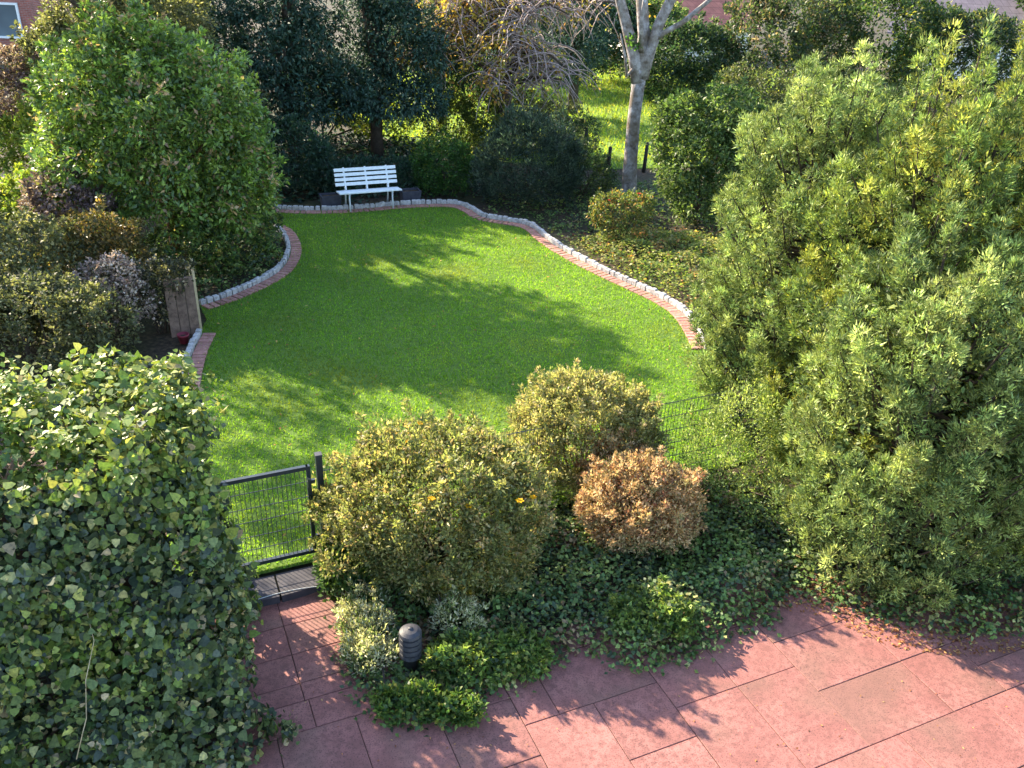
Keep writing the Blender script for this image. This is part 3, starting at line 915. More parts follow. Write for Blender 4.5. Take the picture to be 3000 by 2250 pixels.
for i in range(len(LP)):
    if LP[i][2] < .3 or cnt >= 290: continue
    if (LP[i][0] - OX) * UX + (LP[i][1] - OY) * UY < -3.9: continue
    ax, nr = Vector(LA[i]), Vector(LR[i])
    sd = ax.cross(nr)
    s = rng.uniform(.06, .10)
    o = link('leaf', iv_me[rng.choice(5, p=[.3, .3, .12, .13, .15])], None, ivy)
    Mx = Matrix(((ax.x, -sd.x, nr.x, 0), (ax.y, -sd.y, nr.y, 0), (ax.z, -sd.z, nr.z, 0), (0, 0, 0, 1)))
    o.matrix_local = Matrix.Translation(Vector(LP[i]) - io) @ Mx @ Matrix.Scale(s, 4)
    cnt += 1
for pts in ([(-3.35, 2.0, .55), (-3.24, 1.5, .8), (-3.20, 1.2, 1.05), (-3.10, 1.1, 1.3), (-3.11, 1.1, 1.5)],):
    q = []
    for (u, v, z) in pts:
        vv = vfront(np.array(z)) - .22
        q.append(site(u, float(vv), z) - io)
    MB().tube(q, [.0045, .004, .0035, .003, .002][:len(q)], 5).build('vine_stem', M['pale_wood'], ivy, True)

# ------------------------------------------------------------------ yews on the right
def yew_env(f):
    """crown radius along its height, as a share of the widest"""
    return np.interp(f, [0, .08, .25, .5, .7, .85, 1.0], [.92, 1.0, 1.0, 1.0, .95, .82, .42])


def yew(base, h, r, sp, lab, pl, sd, nb):
    rng = np.random.default_rng(sd)
    root = thing('yew_tree', base, lab, 'yew', 'yews beside the terrace')
    o = np.array(base)
    # upright boughs set round the trunk, each a plume of short sprays
    nb = int(nb * 1.62)
    f = rng.random(nb) ** .95
    th = rng.random(nb) * 6.283
    R = r * yew_env(f) * rng.uniform(.92, 1.14, nb)
    dirh = np.column_stack([np.cos(th), np.sin(th), np.zeros(nb)])
    z = .12 + f * (h - .35)
    tip = dirh * R[:, None] + np.column_stack([np.zeros((nb, 2)), z + rng.uniform(.18, .48, nb)])
    root_p = dirh * (R * .62)[:, None] + np.column_stack([np.zeros((nb, 2)), z - rng.uniform(.25, .50, nb)])
    fat = rng.uniform(.13, .23, nb)
    for (x, y, zt) in sp:
        tip = np.concatenate([tip, [[x, y, zt + .22], [x + rng.normal(0, .14), y + rng.normal(0, .14), zt]]])
        root_p = np.concatenate([root_p, [[x * .8, y * .8, zt - 1.0], [x * .8, y * .8, zt - 1.1]]])
        fat = np.concatenate([fat, [.10, .14]])
    nb = len(tip)
    per_b = 27
    bi = np.repeat(np.arange(nb), per_b)
    t_ = rng.random(len(bi)) ** .75
    ax = tip - root_p
    L = np.linalg.norm(ax, axis=1); axu = ax / L[:, None]
    rd = rng.normal(size=(len(bi), 3)); rd = unit(rd - (rd * axu[bi]).sum(1, keepdims=True) * axu[bi])
    rad = fat[bi] * (1.02 - t_) ** .55 * np.sqrt(rng.random(len(bi)) * .8 + .2)
    cp = root_p[bi] + ax[bi] * t_[:, None] + rd * rad[:, None]
    cn = unit(axu[bi] * .8 + rd * .9)
    keep = cp[:, 2] > .03
    cp, cn, bi = cp[keep] + o, cn[keep], bi[keep]
    idx, pos, axl, nr = clump_leaves(rng, cp, cn, .066 * rng.uniform(.6, 1.4, len(cp)), 23, bias=.9, a_out=.9, a_rand=.42, a_up=.5, n_up=.4, n_out=.3, n_rand=.8)
    k2 = pos[:, 2] > o[2] + .01
    idx, pos, axl, nr = idx[k2], pos[k2], axl[k2], nr[k2]
    col = pick_colors(rng, bi[idx], nb, pl, .3, .2) * np.exp(rng.normal(-.08, .42, len(cp)))[idx][:, None].clip(.4, 2.0)
    leaf_object('crown', M['needle'], root, pos, axl, nr, .052 * rng.uniform(.6, 1.35, len(pos)), .0155 * rng.uniform(.7, 1.3, len(pos)), col, 'blade', o)
    # denser shaded growth inside
    nf = 550
    ff = rng.random(nf) * .92; ta = rng.random(nf) * 6.283; rr2 = r * yew_env(ff) * rng.uniform(.25, .72, nf)
    cp2 = np.column_stack([np.cos(ta) * rr2, np.sin(ta) * rr2, .1 + ff * (h - .3)]) + o
    cn2 = unit(np.column_stack([np.cos(ta), np.sin(ta), np.full(nf, .5)]))
    i2, p2, a2, n2 = clump_leaves(rng, cp2, cn2, .18, 14)
    leaf_object('inner_growth', M['needle'], root, p2, a2, n2, .085, .035, pick_colors(rng, i2, nf, pl), 'leaf', o)
    mb = MB().tube([(0, 0, -.05), (.03, .02, h * .4), (0, 0, h * .85)], [.13, .10, .04], 8)
    for i in range(nb):
        p = Vector(root_p[i]); q = Vector(tip[i])
        mb.tube([(p.x * .1, p.y * .1, max(.05, p.z - .2)), p, p.lerp(q, .8)], [.025, .016, .006], 4, False)
    mb.build('trunk', M['bark'], root, True)


yews = [
    ((3.68, 10.5, .05), 4.45, 1.22, [(-.35, .1, 4.55), (.05, -.2, 4.72), (.4, .2, 4.5), (-.1, .4, 4.4)], 'leftmost of the row of yews, pale grey green, behind the dark stem gap', P_YEW_G, 21, 165),
    ((4.35, 9.05, .05), 4.5, 1.28, [(-.55, -.1, 4.85), (-.15, .3, 5.02), (.15, 0, 4.7), (.5, -.1, 4.86), (.3, .5, 5.0)], 'yew with yellowish tips and several spires in middle of the row', P_YEW, 22, 170),
    ((6.05, 10.4, .05), 4.55, 1.40, [(-.6, -.1, 4.95), (-.3, .1, 5.15), (.3, 0, 5.2), (-.05, .4, 5.0), (.7, .2, 5.0)], 'tallest yew of the row, at the far back under the slate roof', P_YEW, 23, 125),
    ((4.15, 7.68, .0), 3.55, 1.14, [(-.25, 0, 3.7), (.25, .1, 3.6), (0, -.3, 3.4)], 'lower yew standing nearest to the red terrace', P_YEW_G, 24, 160),
    ((5.75, 8.15, .0), 4.1, 1.45, [(-.5, .1, 4.4), (.1, .3, 4.55), (.5, -.1, 4.3)], 'shaded broad yew at the right edge of the terrace', P_YEW, 25, 165),
]
for row in yews:
    yew(*row)

# ------------------------------------------------------------------ rounded shrubs in front of the fence
def flowers(root, spots, col, size, seed, name='flower'):
    q = np.random.default_rng(seed)
    for s in spots:
        n = 6
        a = np.arange(n) / n * 6.283 + q.uniform(0, 1)
        ax = np.column_stack([np.cos(a), np.sin(a), np.full(n, .35)]); ax = unit(ax)
        nr = unit(np.column_stack([-np.cos(a) * .35, -np.sin(a) * .35, np.ones(n)]))
        c = np.tile(np.array(col), (n, 1)) * q.uniform(.85, 1.1, (n, 1))
        p = np.tile(np.array(s), (n, 1))
        o = leaf_object(name, M['petal'], root, p, ax, nr, size, size * .8, c, 'leaf', s)
        o.location = Vector(s) - root.location


b1 = plant('rounded_shrub', 'large rounded olive shrub with yellow flowers beside the gate', 'shrub', (-.68, 7.2, 0), [((0, 0, .72), (1.02, .88, .74)), ((-.48, -.1, .62), (.62, .66, .58)), ((.48, .05, .66), (.62, .7, .62)), ((0, .05, .98), (.72, .66, .48)), ((.1, -.42, .5), (.7, .46, .46))],
           2250, .11, 18, (.053, .023), P_HYP, 'leaf', 31, 'rounded shrubs in front of the fence', shoots=.16, gap=.6, bark='bark_red', stems=16, a_up=.4, inner=.2, low=-.8, shell=(.8, 1.06))
flowers(b1, [(-1.02, 7.25, 1.46), (-.35, 6.55, 1.22), (.12, 6.75, 1.16), (-.9, 7.5, 1.52), (-.7, 6.6, 1.25), (.25, 6.9, 1.1)], (.75, .42, .01), .045, 5)
plant('rounded_shrub', 'pale straw green rounded shrub behind the orange one', 'shrub', (.88, 8.65, 0), [((0, 0, .72), (.80, .72, .66)), ((-.34, .05, .68), (.5, .55, .52)), ((.36, 0, .7), (.48, .55, .52)), ((0, .05, 1.0), (.55, .55, .42))],
      1800, .10, 18, (.048, .020), P_HYP2, 'leaf', 32, 'rounded shrubs in front of the fence', shoots=.16, gap=.6, bark='bark_red', stems=12, a_up=.5, inner=.2)
plant('rounded_shrub', 'orange brown rounded shrub, smallest of the three by the fence', 'shrub', (1.42, 7.68, 0), [((0, 0, .50), (.60, .54, .40)), ((-.2, .45, .6), (.38, .35, .35)), ((-.24, -.06, .5), (.38, .4, .38)), ((.26, 0, .54), (.38, .4, .38)), ((0, -.05, .76), (.40, .36, .30)), ((0, 0, .25), (.35, .35, .22))],
      1450, .09, 18, (.045, .019), P_ORANGE, 'dry', 33, 'rounded shrubs in front of the fence', shoots=.2, bark='bark_red', stems=14, a_up=.5, inner=.2)
plant('small_shrub', 'fresh green small shrub at the foot of the gate post', 'shrub', (-1.52, 6.78, 0), [((0, 0, .22), (.30, .28, .24)), ((.12, .1, .35), (.22, .22, .2))],
      240, .08, 14, (.06, .035), pal((.06, .12, .03, 4), (.09, .16, .04, 3), (.04, .08, .03, 2)), 'leaf', 34)
plant('whispy_shrub', 'thin grey green shrub between straw coloured shrub and yews', 'shrub', (2.55, 8.75, 0), [((0, 0, .45), (.5, .45, .5)), ((.25, .2, .75), (.4, .4, .5)), ((.35, -.5, .3), (.4, .4, .35))],
      520, .12, 14, (.045, .016), P_YEW_G, 'leaf', 35, a_up=.6)

# ------------------------------------------------------------------ ground cover along the terrace
COVER = [(-1.62, 6.75), (-1.50, 6.3), (-1.42, 5.75), (-1.18, 5.32), (-.85, 5.12), (-.5, 5.12), (-.22, 5.38), (.25, 5.66), (.6, 5.98), (.78, 6.06), (1.02, 5.94), (1.2, 5.78), (1.42, 5.82), (1.55, 5.99), (1.72, 5.98), (2.3, 6.35), (2.75, 6.62), (2.9, 7.0), (3.4, 7.6),
         (3.5, 8.6), site(3.7, 2.75).xy[:], site(-1.0, 2.6).xy[:]]


def cover(name, label, poly, n, zmax, size, palette, seed, mat='gloss', cat='ground cover', z0=0.0, shape='kite', edge=.22, upright=.0, clear=()):
    rng = np.random.default_rng(seed)
    P = np.array([tuple(p)[:2] for p in poly])
    lo, hi = P.min(0), P.max(0)
    xy = rng.uniform(lo, hi, (n * 3, 2))
    jig = rng.normal(0, edge * .35, xy.shape)
    ok = in_poly(xy[:, 0], xy[:, 1], [tuple(p) for p in P])
    dist = np.full(len(xy), 9.0)
    for a, c in zip(P, np.roll(P, -1, 0)):
        ab = c - a
        s = np.clip(((xy - a) @ ab) / (ab @ ab + 1e-9), 0, 1)
        dist = np.minimum(dist, np.linalg.norm(xy - a - s[:, None] * ab, axis=1))
    xy, jig, dist = (xy[ok] + jig[ok])[:n], jig[ok][:n], dist[ok][:n]
    n = len(xy)
    hump = .55 + .45 * np.sin(xy[:, 0] * 4.3 + np.sin(xy[:, 1] * 3.1)) * np.sin(xy[:, 1] * 5.1 + np.sin(xy[:, 0] * 2.7))
    top = (.02 + zmax * np.clip(dist / edge, 0.08, 1) * (.35 + .65 * hump))
    for (qx, qy, qr) in clear:
        top = np.minimum(top, .05 + .5 * np.maximum(0, np.hypot(xy[:, 0] - qx, xy[:, 1] - qy) - qr))
    z = z0 + top * (1 - rng.random(n) ** 2 * .75)
    pos = np.column_stack([xy, z])
    ax = unit(np.column_stack([rng.normal(size=(n, 2)), rng.normal(-.15, .4, n) + upright]))
    nr = np.column_stack([rng.normal(0, .5, (n, 2)), np.ones(n)]); nr = unit(nr - (nr * ax).sum(1, keepdims=True) * ax)
    pid = (np.floor(xy[:, 0] * 3.7).astype(int) * 131 + np.floor(xy[:, 1] * 3.7).astype(int) * 17) % 997
    col = pick_colors(rng, pid, 997, palette, .55)
    o = leaf_object(name, M[mat], None, pos, ax, nr, size * rng.uniform(.55, 1.3, n), size * .85 * rng.uniform(.6, 1.2, n), col, shape)
    return tag(o, label, cat, kind='stuff')


cover('ivy_cover', 'dark green ivy creeping over the bed and onto the red slabs', COVER, 24000, .28, .054, P_COVER, 41, clear=[(-.8, 5.55, .32)])
# lighter plants in the cover
plant('groundcover_clump', 'bright yellow green leafy clump just behind the bollard lamp', 'plant', (-.28, 5.75, 0), [((0, 0, .10), (.36, .25, .15)), ((.4, .1, .08), (.3, .2, .13))], 330, .07, 12, (.06, .038), P_CLUMP, 'leaf', 42, low=-.2)
plant('groundcover_clump', 'green leafy clump in front of the bollard lamp', 'plant', (-.75, 5.25, 0), [((0, 0, .03), (.36, .16, .09)), ((.3, 0, .03), (.3, .16, .09))], 240, .07, 12, (.055, .036), pal((.07, .13, .03, 4), (.12, .17, .035, 3), (.2, .2, .06, 1), (.04, .08, .025, 2)), 'leaf', 43, low=-.2)
plant('groundcover_clump', 'yellow green clump in the ivy near the yew foot', 'plant', (1.45, 6.35, 0), [((0, 0, .14), (.38, .28, .17))], 240, .07, 12, (.055, .036), P_CLUMP, 'leaf', 44, low=-.2)
P_SILVER = pal((.50, .48, .36, 4), (.38, .38, .26, 3), (.58, .52, .40, 1.5), (.20, .24, .11, 2.5), (.12, .18, .06, 1.5))
plant('silver_plant', 'pale silvery tuft beside the path left of the bollard lamp', 'plant', (-1.22, 5.98, 0), [((0, 0, .08), (.2, .28, .16)), ((-.1, .34, .10), (.2, .24, .16)), ((.06, -.22, .06), (.16, .18, .12))],
      330, .08, 16, (.05, .016), P_SILVER, 'leaf', 45, low=-.3, a_up=.7)
plant('silver_plant', 'small silvery tuft in the ivy behind the bollard lamp', 'plant', (-.42, 6.12, 0), [((0, 0, .25), (.2, .18, .18))], 70, .07, 12, (.05, .016), P_SILVER, 'leaf', 46, low=-.3, a_up=.7)


def litter(name, label, poly, n, z, size, palette, seed, falloff=None):
    rng = np.random.default_rng(seed)
    P = np.array([tuple(p)[:2] for p in poly]); lo, hi = P.min(0), P.max(0)
    xy = rng.uniform(lo, hi, (n * 4, 2)); xy = xy[in_poly(xy[:, 0], xy[:, 1], [tuple(p) for p in P])][:n]
    n = len(xy)
    pos = np.column_stack([xy, z + rng.random(n) * .012])
    ax = unit(np.column_stack([rng.normal(size=(n, 2)), rng.normal(0, .15, n)]))
    nr = np.column_stack([rng.normal(0, .25, (n, 2)), np.ones(n)]); nr = unit(nr - (nr * ax).sum(1, keepdims=True) * ax)
    col = pick_colors(rng, np.arange(n), n, palette, 1.0)
    o = leaf_object(name, M['dry'], None, pos, ax, nr, size * rng.uniform(.6, 1.4, n), size * .6 * rng.uniform(.6, 1.2, n), col, 'leaf')
    return tag(o, label, 'fallen leaves', kind='stuff')


P_LITTER = pal((.30, .13, .05, 4), (.40, .22, .09, 3), (.20, .07, .03, 2), (.45, .30, .12, 1.5))
litter('fallen_leaves', 'orange brown fallen leaves along the terrace edge by the yews', [(2.3, 6.5), (2.75, 6.72), (3.2, 6.62), (3.7, 6.25), (4.3, 6.15), (5.2, 6.3), (6.2, 6.6), (6.2, 7.2), (3.2, 7.3), (2.6, 7.2)], 2600, .004, .035, P_LITTER, 51)
litter('fallen_leaves', 'scattered dry leaf bits on the red slabs and shaded path', [(-2.0, 5.4), (-1.5, 6.6), (-1.5, 5.6), (-1.0, 5.0), (1.2, 5.5), (4.0, 6.0), (6, 6.2), (5, 4.6), (2, 3.8), (-1.5, 4.2)], 170, .003, .022, P_LITTER, 52)
YC = [(2.95, 6.95), (3.4, 6.75), (3.9, 6.55), (4.5, 6.42), (4.85, 6.52), (5.3, 6.5), (6.5, 6.8), (6.5, 7.5), (3.0, 7.6)]
cover('ivy_fringe', 'ivy fringe at the foot of the yews', YC, 5000, .28, .055, P_COVER, 53)

# ------------------------------------------------------------------ left side planting
plant('round_tree', 'round lime topped leafy tree left of the lawn', 'tree', (-6.45, 15.7, .06),
      [((-.3, 0, 2.35), (1.5, 1.4, 1.3)), ((-.95, 0, 2.0), (.8, .95, .85)), ((.85, -.1, 2.3), (.9, 1.0, 1.05)), ((-.5, 0, 3.35), (1.05, 1.0, .72)), ((.55, .1, 3.1), (.8, .8, .7)), ((-1.15, -.2, 2.8), (.6, .7, .6)),
       ((1.3, -.1, 1.45), (.62, .8, .8)), ((.3, -.9, 1.6), (.9, .6, .8)), ((-.9, -1.0, 1.7), (.8, .6, .7)), ((.7, -.5, 1.1), (.5, .5, .4))],
      2500, .26, 21, (.10, .052), P_BIG, 'sheen', 61, gap=.95, shoots=.14, trunk=(.11, 2.2), bark='bark_red', low=-.85, inner=.16, a_up=.0)
plant('low_shrub', 'dark green low shrub in the curved bed under the round tree', 'shrub', (-5.35, 15.4, .06), [((0, 0, .45), (.75, .8, .5)), ((-.5, -.6, .45), (.7, .6, .5)), ((.1, .9, .4), (.55, .7, .45))],
      600, .12, 13, (.08, .045), P_COVER, 'leaf', 62)
cover('ivy_bed', 'dark ivy covering the curved bed inside the kerb', [(-5.5, 13.5), (-4.95, 14.1), (-4.65, 14.7), (-4.55, 15.4), (-4.6, 16.2), (-4.85, 17.0), (-5.3, 17.6), (-7.5, 17.5), (-7.5, 13.5)], 9000, .24, .06, P_COVER, 63, z0=.06)
P_PURPLE = pal((.14, .09, .10, 4), (.22, .15, .16, 3), (.30, .22, .22, 1.8), (.08, .05, .055, 2), (.14, .14, .05, 1))
plant('purple_shrub', 'pinkish purple leaved shrub at the left photo edge above the yellow shrubs', 'shrub', (-11.3, 19.2, .06), [((0, 0, 2.5), (.75, .8, .7)), ((.35, -.2, 2.2), (.6, .6, .5)), ((-.5, 0, 2.0), (.7, .7, .6))], 700, .14, 14, (.075, .045), P_PURPLE, 'leaf', 64, trunk=(.05, 1.6))
plant('purple_shrub', 'mauve tinged shrub in front of the round tree', 'shrub', (-7.6, 14.1, .06), [((0, 0, 1.4), (.55, .5, .55)), ((.4, 0, 1.25), (.4, .4, .4))], 380, .13, 14, (.07, .045), P_PURPLE, 'leaf', 65, trunk=(.04, 1.0))
plant('yellow_shrub', 'sunlit yellow green shrub behind the pale shed roof', 'shrub', (-10.1, 18.2, .06), [((0, 0, 1.3), (.85, .6, .6)), ((.7, -.1, 1.15), (.65, .6, .55)), ((-.8, 0, 1.35), (.7, .6, .6)), ((.3, .2, 1.9), (.5, .5, .4)), ((1.3, 0, .9), (.6, .5, .5))], 700, .14, 14, (.08, .05), P_LIME, 'leaf', 66, stems=8)
plant('yellow_shrub', 'sunlit yellow green shrub at the left foot of the round tree', 'shrub', (-8.55, 14.75, .06), [((0, 0, 1.3), (.5, .45, .45)), ((.45, -.05, 1.05), (.45, .4, .4)), ((-.45, 0, 1.1), (.45, .4, .45))], 420, .13, 14, (.075, .045), P_LIME, 'leaf', 74, stems=8)
shed = thing('storage_shed', (-10.6, 17.0, .06), 'low shed with pale flat roof and brown edge on the left', 'shed', rz=.03)
MB().box((0, 0, .46), (3.3, 1.2, .92)).build('wall', M['fascia'], shed)
MB().cbox((0, 0, .95), (3.5, 1.40, .05), .01).build('roof', M['roof_felt'], shed)
MB().box((0, -.715, .91), (3.52, .025, .13)).build('fascia', M['fascia'], shed)
plant('dark_shrub', 'olive and dark leaved shrub with yellowish top, below the shed', 'shrub', (-7.55, 12.35, .06), [((0, 0, .95), (.95, .8, .8)), ((-.8, 0, .9), (.75, .7, .7)), ((.5, .1, 1.0), (.6, .6, .6)), ((.2, -.4, .6), (.8, .6, .5))], 1250, .14, 15, (.07, .04), P_OLIVE, 'leaf', 67, stems=10)
plant('dark_shrub', 'shrub with orange tipped flat branches beside the round tree', 'shrub', (-6.55, 12.95, .06), [((0, 0, 1.25), (.5, .5, .45)), ((-.4, .1, 1.0), (.5, .5, .55)), ((.25, 0, .75), (.45, .45, .5))], 520, .13, 14, (.07, .035), pal((.12, .10, .04, 4), (.22, .15, .05, 3), (.07, .08, .03, 3), (.30, .17, .05, 1)), 'leaf', 68, stems=8, squash=.5)
plant('dark_shrub', 'nearly black purple shrub at the left photo edge', 'shrub', (-8.35, 11.3, .06), [((0, 0, .85), (.85, .8, .7)), ((-.7, 0, .85), (.7, .7, .65))], 700, .14, 14, (.07, .045), pal((.05, .035, .045, 4), (.09, .065, .075, 3), (.05, .06, .03, 2), (.15, .13, .06, .7)), 'leaf', 69, stems=8)
plant('dark_shrub', 'mixed olive shrub directly behind the ivy wall', 'shrub', (-6.75, 10.9, .06), [((0, 0, .75), (.85, .8, .65)), ((-.8, 0, .75), (.7, .7, .65)), ((.7, .3, .6), (.6, .6, .55))], 900, .13, 15, (.06, .035), P_OLIVE, 'leaf', 70, stems=8)
plant('dark_shrub', 'yellowing shrub low at the left photo edge behind the ivy wall', 'shrub', (-7.9, 9.6, .06), [((0, 0, .8), (.75, .7, .7))], 420, .13, 14, (.065, .04), pal((.17, .17, .04, 4), (.24, .21, .05, 3), (.08, .09, .03, 3)), 'leaf', 73, stems=6)
P_SEED = pal((.40, .31, .28, 4), (.52, .44, .38, 3), (.24, .17, .15, 2.5), (.10, .10, .06, 1.5))
plant('seedhead_shrub', 'shrub with pale pinkish dried flower heads near the board screen', 'shrub', (-6.0, 12.05, .06), [((0, 0, 1.0), (.38, .36, .32)), ((-.35, 0, .85), (.3, .3, .3)), ((.25, -.1, .7), (.3, .3, .3))], 330, .10, 14, (.05, .035), P_SEED, 'dry', 71, stems=8)
plant('seedhead_shrub', 'dark shrub with few pale heads leaning over the board screen', 'shrub', (-5.45, 12.45, .06), [((0, 0, .85), (.40, .35, .28)), ((-.3, -.1, .6), (.45, .4, .45)), ((.25, .0, .98), (.25, .25, .16))], 330, .10, 13, (.055, .035), pal((.05, .05, .035, 4), (.08, .08, .04, 3), (.42, .34, .26, .8), (.16, .14, .07, 1)), 'leaf', 72, stems=8)

plant('tall_tree', 'tall broad tree above the round tree, only its lowest leaves in view', 'tree', (-8.8, 21.2, .06), [((-1.1, -2.2, 6.2), (1.9, 1.8, 1.3)), ((0.0, -2.8, 5.6), (1.2, 1.2, 0.9)), ((-2.1, -1.8, 5.9), (1.2, 1.2, 1.1)), ((-0.7, -1.7, 7.0), (1.2, 1.2, 0.8)), ((-1.3, -3.2, 5.3), (1.2, 0.9, 0.7)), ((0.4, -1.6, 6.3), (0.9, 0.9, 0.8))],
      720, .33, 14, (.15, .085), pal((.06, .08, .03, 4), (.10, .12, .04, 3), (.15, .14, .06, 1)), 'leaf', 79, trunk=(.16, 5.2), gap=.8, inner=.3)

plant('tall_tree', 'tall thin tree left of the view that throws dappled shade near the gate', 'tree', (-12.3, 15.2, .06), [((0, 0, 6.0), (1.9, 1.8, 1.4)), ((1.1, -.6, 5.2), (1.2, 1.2, .9)), ((-.6, .8, 5.4), (1.3, 1.3, 1.0)), ((.6, -1.4, 5.9), (1.2, 1.0, .9)), ((1.5, .5, 6.3), (1.0, 1.0, .9))],
      230, .32, 13, (.15, .085), P_LIME, 'leaf', 78, trunk=(.15, 4.6), gap=.9, inner=.3)

# ------------------------------------------------------------------ trees and shrubs behind the lawn
def conifer(x, y, h, r, low_z, label, seed, nc=1500, palette=P_DARK, leaf=(.13, .052), per=16):
    q = random.Random(seed)
    bl = []
    k = int(h * 3.0)
    for i in range(k):
        f = i / (k - 1)
        z = low_z + (h - low_z) * f
        rad = r * (1.05 - .75 * f) * q.uniform(.75, 1.1)
        a = q.uniform(0, 6.28) + i * 2.4
        bl.append(((math.cos(a) * rad * .6, math.sin(a) * rad * .6, z), (rad * .75, rad * .75, q.uniform(.35, .6))))
    return plant('dark_evergreen', label, 'tree', (x, y, .06), bl, nc, .26, per, leaf, palette, 'needle', seed, 'dark evergreens behind the lawn', trunk=(.16, h * .8),
                 low=-1, inner=.25, a_up=-.25, n_up=.9, shell=(.6, 1.1))


conifer(-8.3, 22.5, 5.2, 2.0, 1.3, 'tall dark evergreen at the left end behind the round tree', 81, 1200)
conifer(-6.0, 23.2, 5.1, 1.9, 1.4, 'tall dark evergreen behind and left of the white bench', 82, 1400)
conifer(-3.9, 23.6, 5.0, 1.7, 1.8, 'dark evergreen directly behind the white bench', 83, 1300)
conifer(-2.5, 27.4, 5.2, 1.8, 2.0, 'dark evergreen between the bench and the yellow leaved tree', 84, 1200)
conifer(1.7, 31.5, 5.2, 2.0, 1.7, 'dark evergreen behind the bare twigs, left of the pale trunk', 85, 1100)
conifer(-10.8, 26.5, 7.0, 2.3, .6, 'greyish evergreen in the far left background', 86, 1000, pal((.03, .042, .035, 4), (.05, .06, .045, 3), (.08, .08, .06, 1)))
plant('background_shrub', 'olive grey knobbly shrub by the brick house', 'shrub', (-10.2, 20.2, .06), [((0, 0, 2.2), (1.0, 1.0, 1.3)), ((.8, .2, 2.7), (1.0, 1.0, 1.2)), ((-.5, -.2, 1.5), (.7, .8, .8)), ((1.6, .2, 2.8), (.9, .8, 1.3)), ((2.4, .3, 3.2), (.8, .7, 1.1)), ((.0, 0, 3.1), (.5, .6, .6)), ((.45, .1, 3.8), (.6, .6, .6)), ((.9, .2, 4.0), (.7, .6, .6))], 1900, .20, 14, (.10, .05), P_OLIVE, 'leaf', 91, trunk=(.08, 1.8))
plant('background_shrub', 'upright olive shrub with light tips beside the dark evergreens', 'shrub', (-6.75, 19.9, .06), [((0, 0, 1.5), (.8, .7, 1.2)), ((.35, -.1, 2.2), (.42, .4, .8)), ((-.3, 0, 2.4), (.4, .4, .7)), ((.65, -.1, 1.6), (.4, .4, .8))], 800, .15, 14, (.09, .035), pal((.05, .065, .03, 4), (.08, .09, .04, 3), (.17, .17, .07, 1.2), (.03, .045, .025, 3)), 'leaf', 92, trunk=(.05, 1.4), a_up=.6)
plant('background_shrub', 'blackish green shrub between round tree and bench', 'shrub', (-5.5, 20.4, .06), [((0, 0, .8), (.95, .8, .9)), ((-.7, -.1, .9), (.7, .7, .9)), ((.6, 0, .6), (.5, .5, .6))], 700, .17, 14, (.09, .04), P_DARK, 'leaf', 93)
plant('background_shrub', 'sunlit yellow shrub glimpsed under the evergreens left of the bench', 'shrub', (-5.9, 26.0, .06), [((0, 0, 1.1), (.9, .7, .7)), ((.8, 0, .9), (.7, .7, .6)), ((1.8, 0, .6), (.9, .6, .45))], 500, .16, 13, (.10, .06), P_LIME, 'leaf', 94)
plant('background_shrub', 'yellow green shrub glimpsed right of the evergreen trunks', 'shrub', (-1.9, 24.2, .06), [((0, 0, .9), (.8, .6, .75)), ((.7, .2, 1.2), (.6, .6, .6)), ((1.1, -.3, .7), (.5, .5, .5))], 520, .15, 13, (.09, .05), pal((.10, .14, .03, 4), (.16, .18, .04, 2), (.06, .09, .025, 4)), 'leaf', 95)
plant('background_shrub', 'dark olive shrub at the foot of the weeping tree', 'shrub', (.55, 25.4, .06), [((0, 0, .8), (.8, .6, .8)), ((.6, .3, .7), (.6, .5, .65)), ((-.6, 0, .9), (.6, .5, .8))], 480, .16, 13, (.09, .045), P_OLIVE, 'leaf', 90)
plant('background_shrub', 'bright green shrub right of the white bench', 'shrub', (-1.88, 20.75, .06), [((0, 0, .7), (.62, .6, .72)), ((.3, .1, .5), (.45, .5, .5)), ((-.25, 0, .5), (.4, .45, .5))], 620, .11, 14, (.06, .035), pal((.04, .10, .022, 4), (.06, .14, .03, 3), (.03, .065, .02, 3), (.12, .16, .03, .8)), 'leaf', 96)
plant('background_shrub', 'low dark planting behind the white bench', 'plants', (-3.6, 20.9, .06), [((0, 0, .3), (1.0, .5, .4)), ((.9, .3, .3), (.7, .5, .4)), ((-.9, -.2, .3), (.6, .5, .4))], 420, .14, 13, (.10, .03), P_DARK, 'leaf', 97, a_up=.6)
plant('blue_shrub', 'dome shaped blue green shrub at the lawn kerb', 'shrub', (.15, 20.35, .06), [((0, 0, .95), (1.15, 1.0, 1.0)), ((-.35, -.1, .75), (.8, .8, .8)), ((.45, 0, .8), (.75, .8, .8)), ((0, 0, 1.4), (.7, .7, .55))], 1500, .13, 15, (.10, .022), pal((.032, .055, .045, 4), (.05, .08, .062, 3), (.08, .115, .09, 1.6), (.02, .035, .03, 2)), 'leaf', 98, a_up=.7, a_out=1.0, a_rand=.35)
plant('background_shrub', 'small green shrub between the blue shrub and the pale trunk', 'shrub', (1.45, 21.0, .06), [((0, 0, .7), (.6, .5, .75)), ((.35, .2, .4), (.5, .4, .45)), ((-.1, 1.6, 1.0), (.5, .5, .8))], 480, .13, 13, (.07, .035), pal((.05, .08, .028, 4), (.09, .12, .035, 2), (.03, .05, .022, 3)), 'leaf', 99)
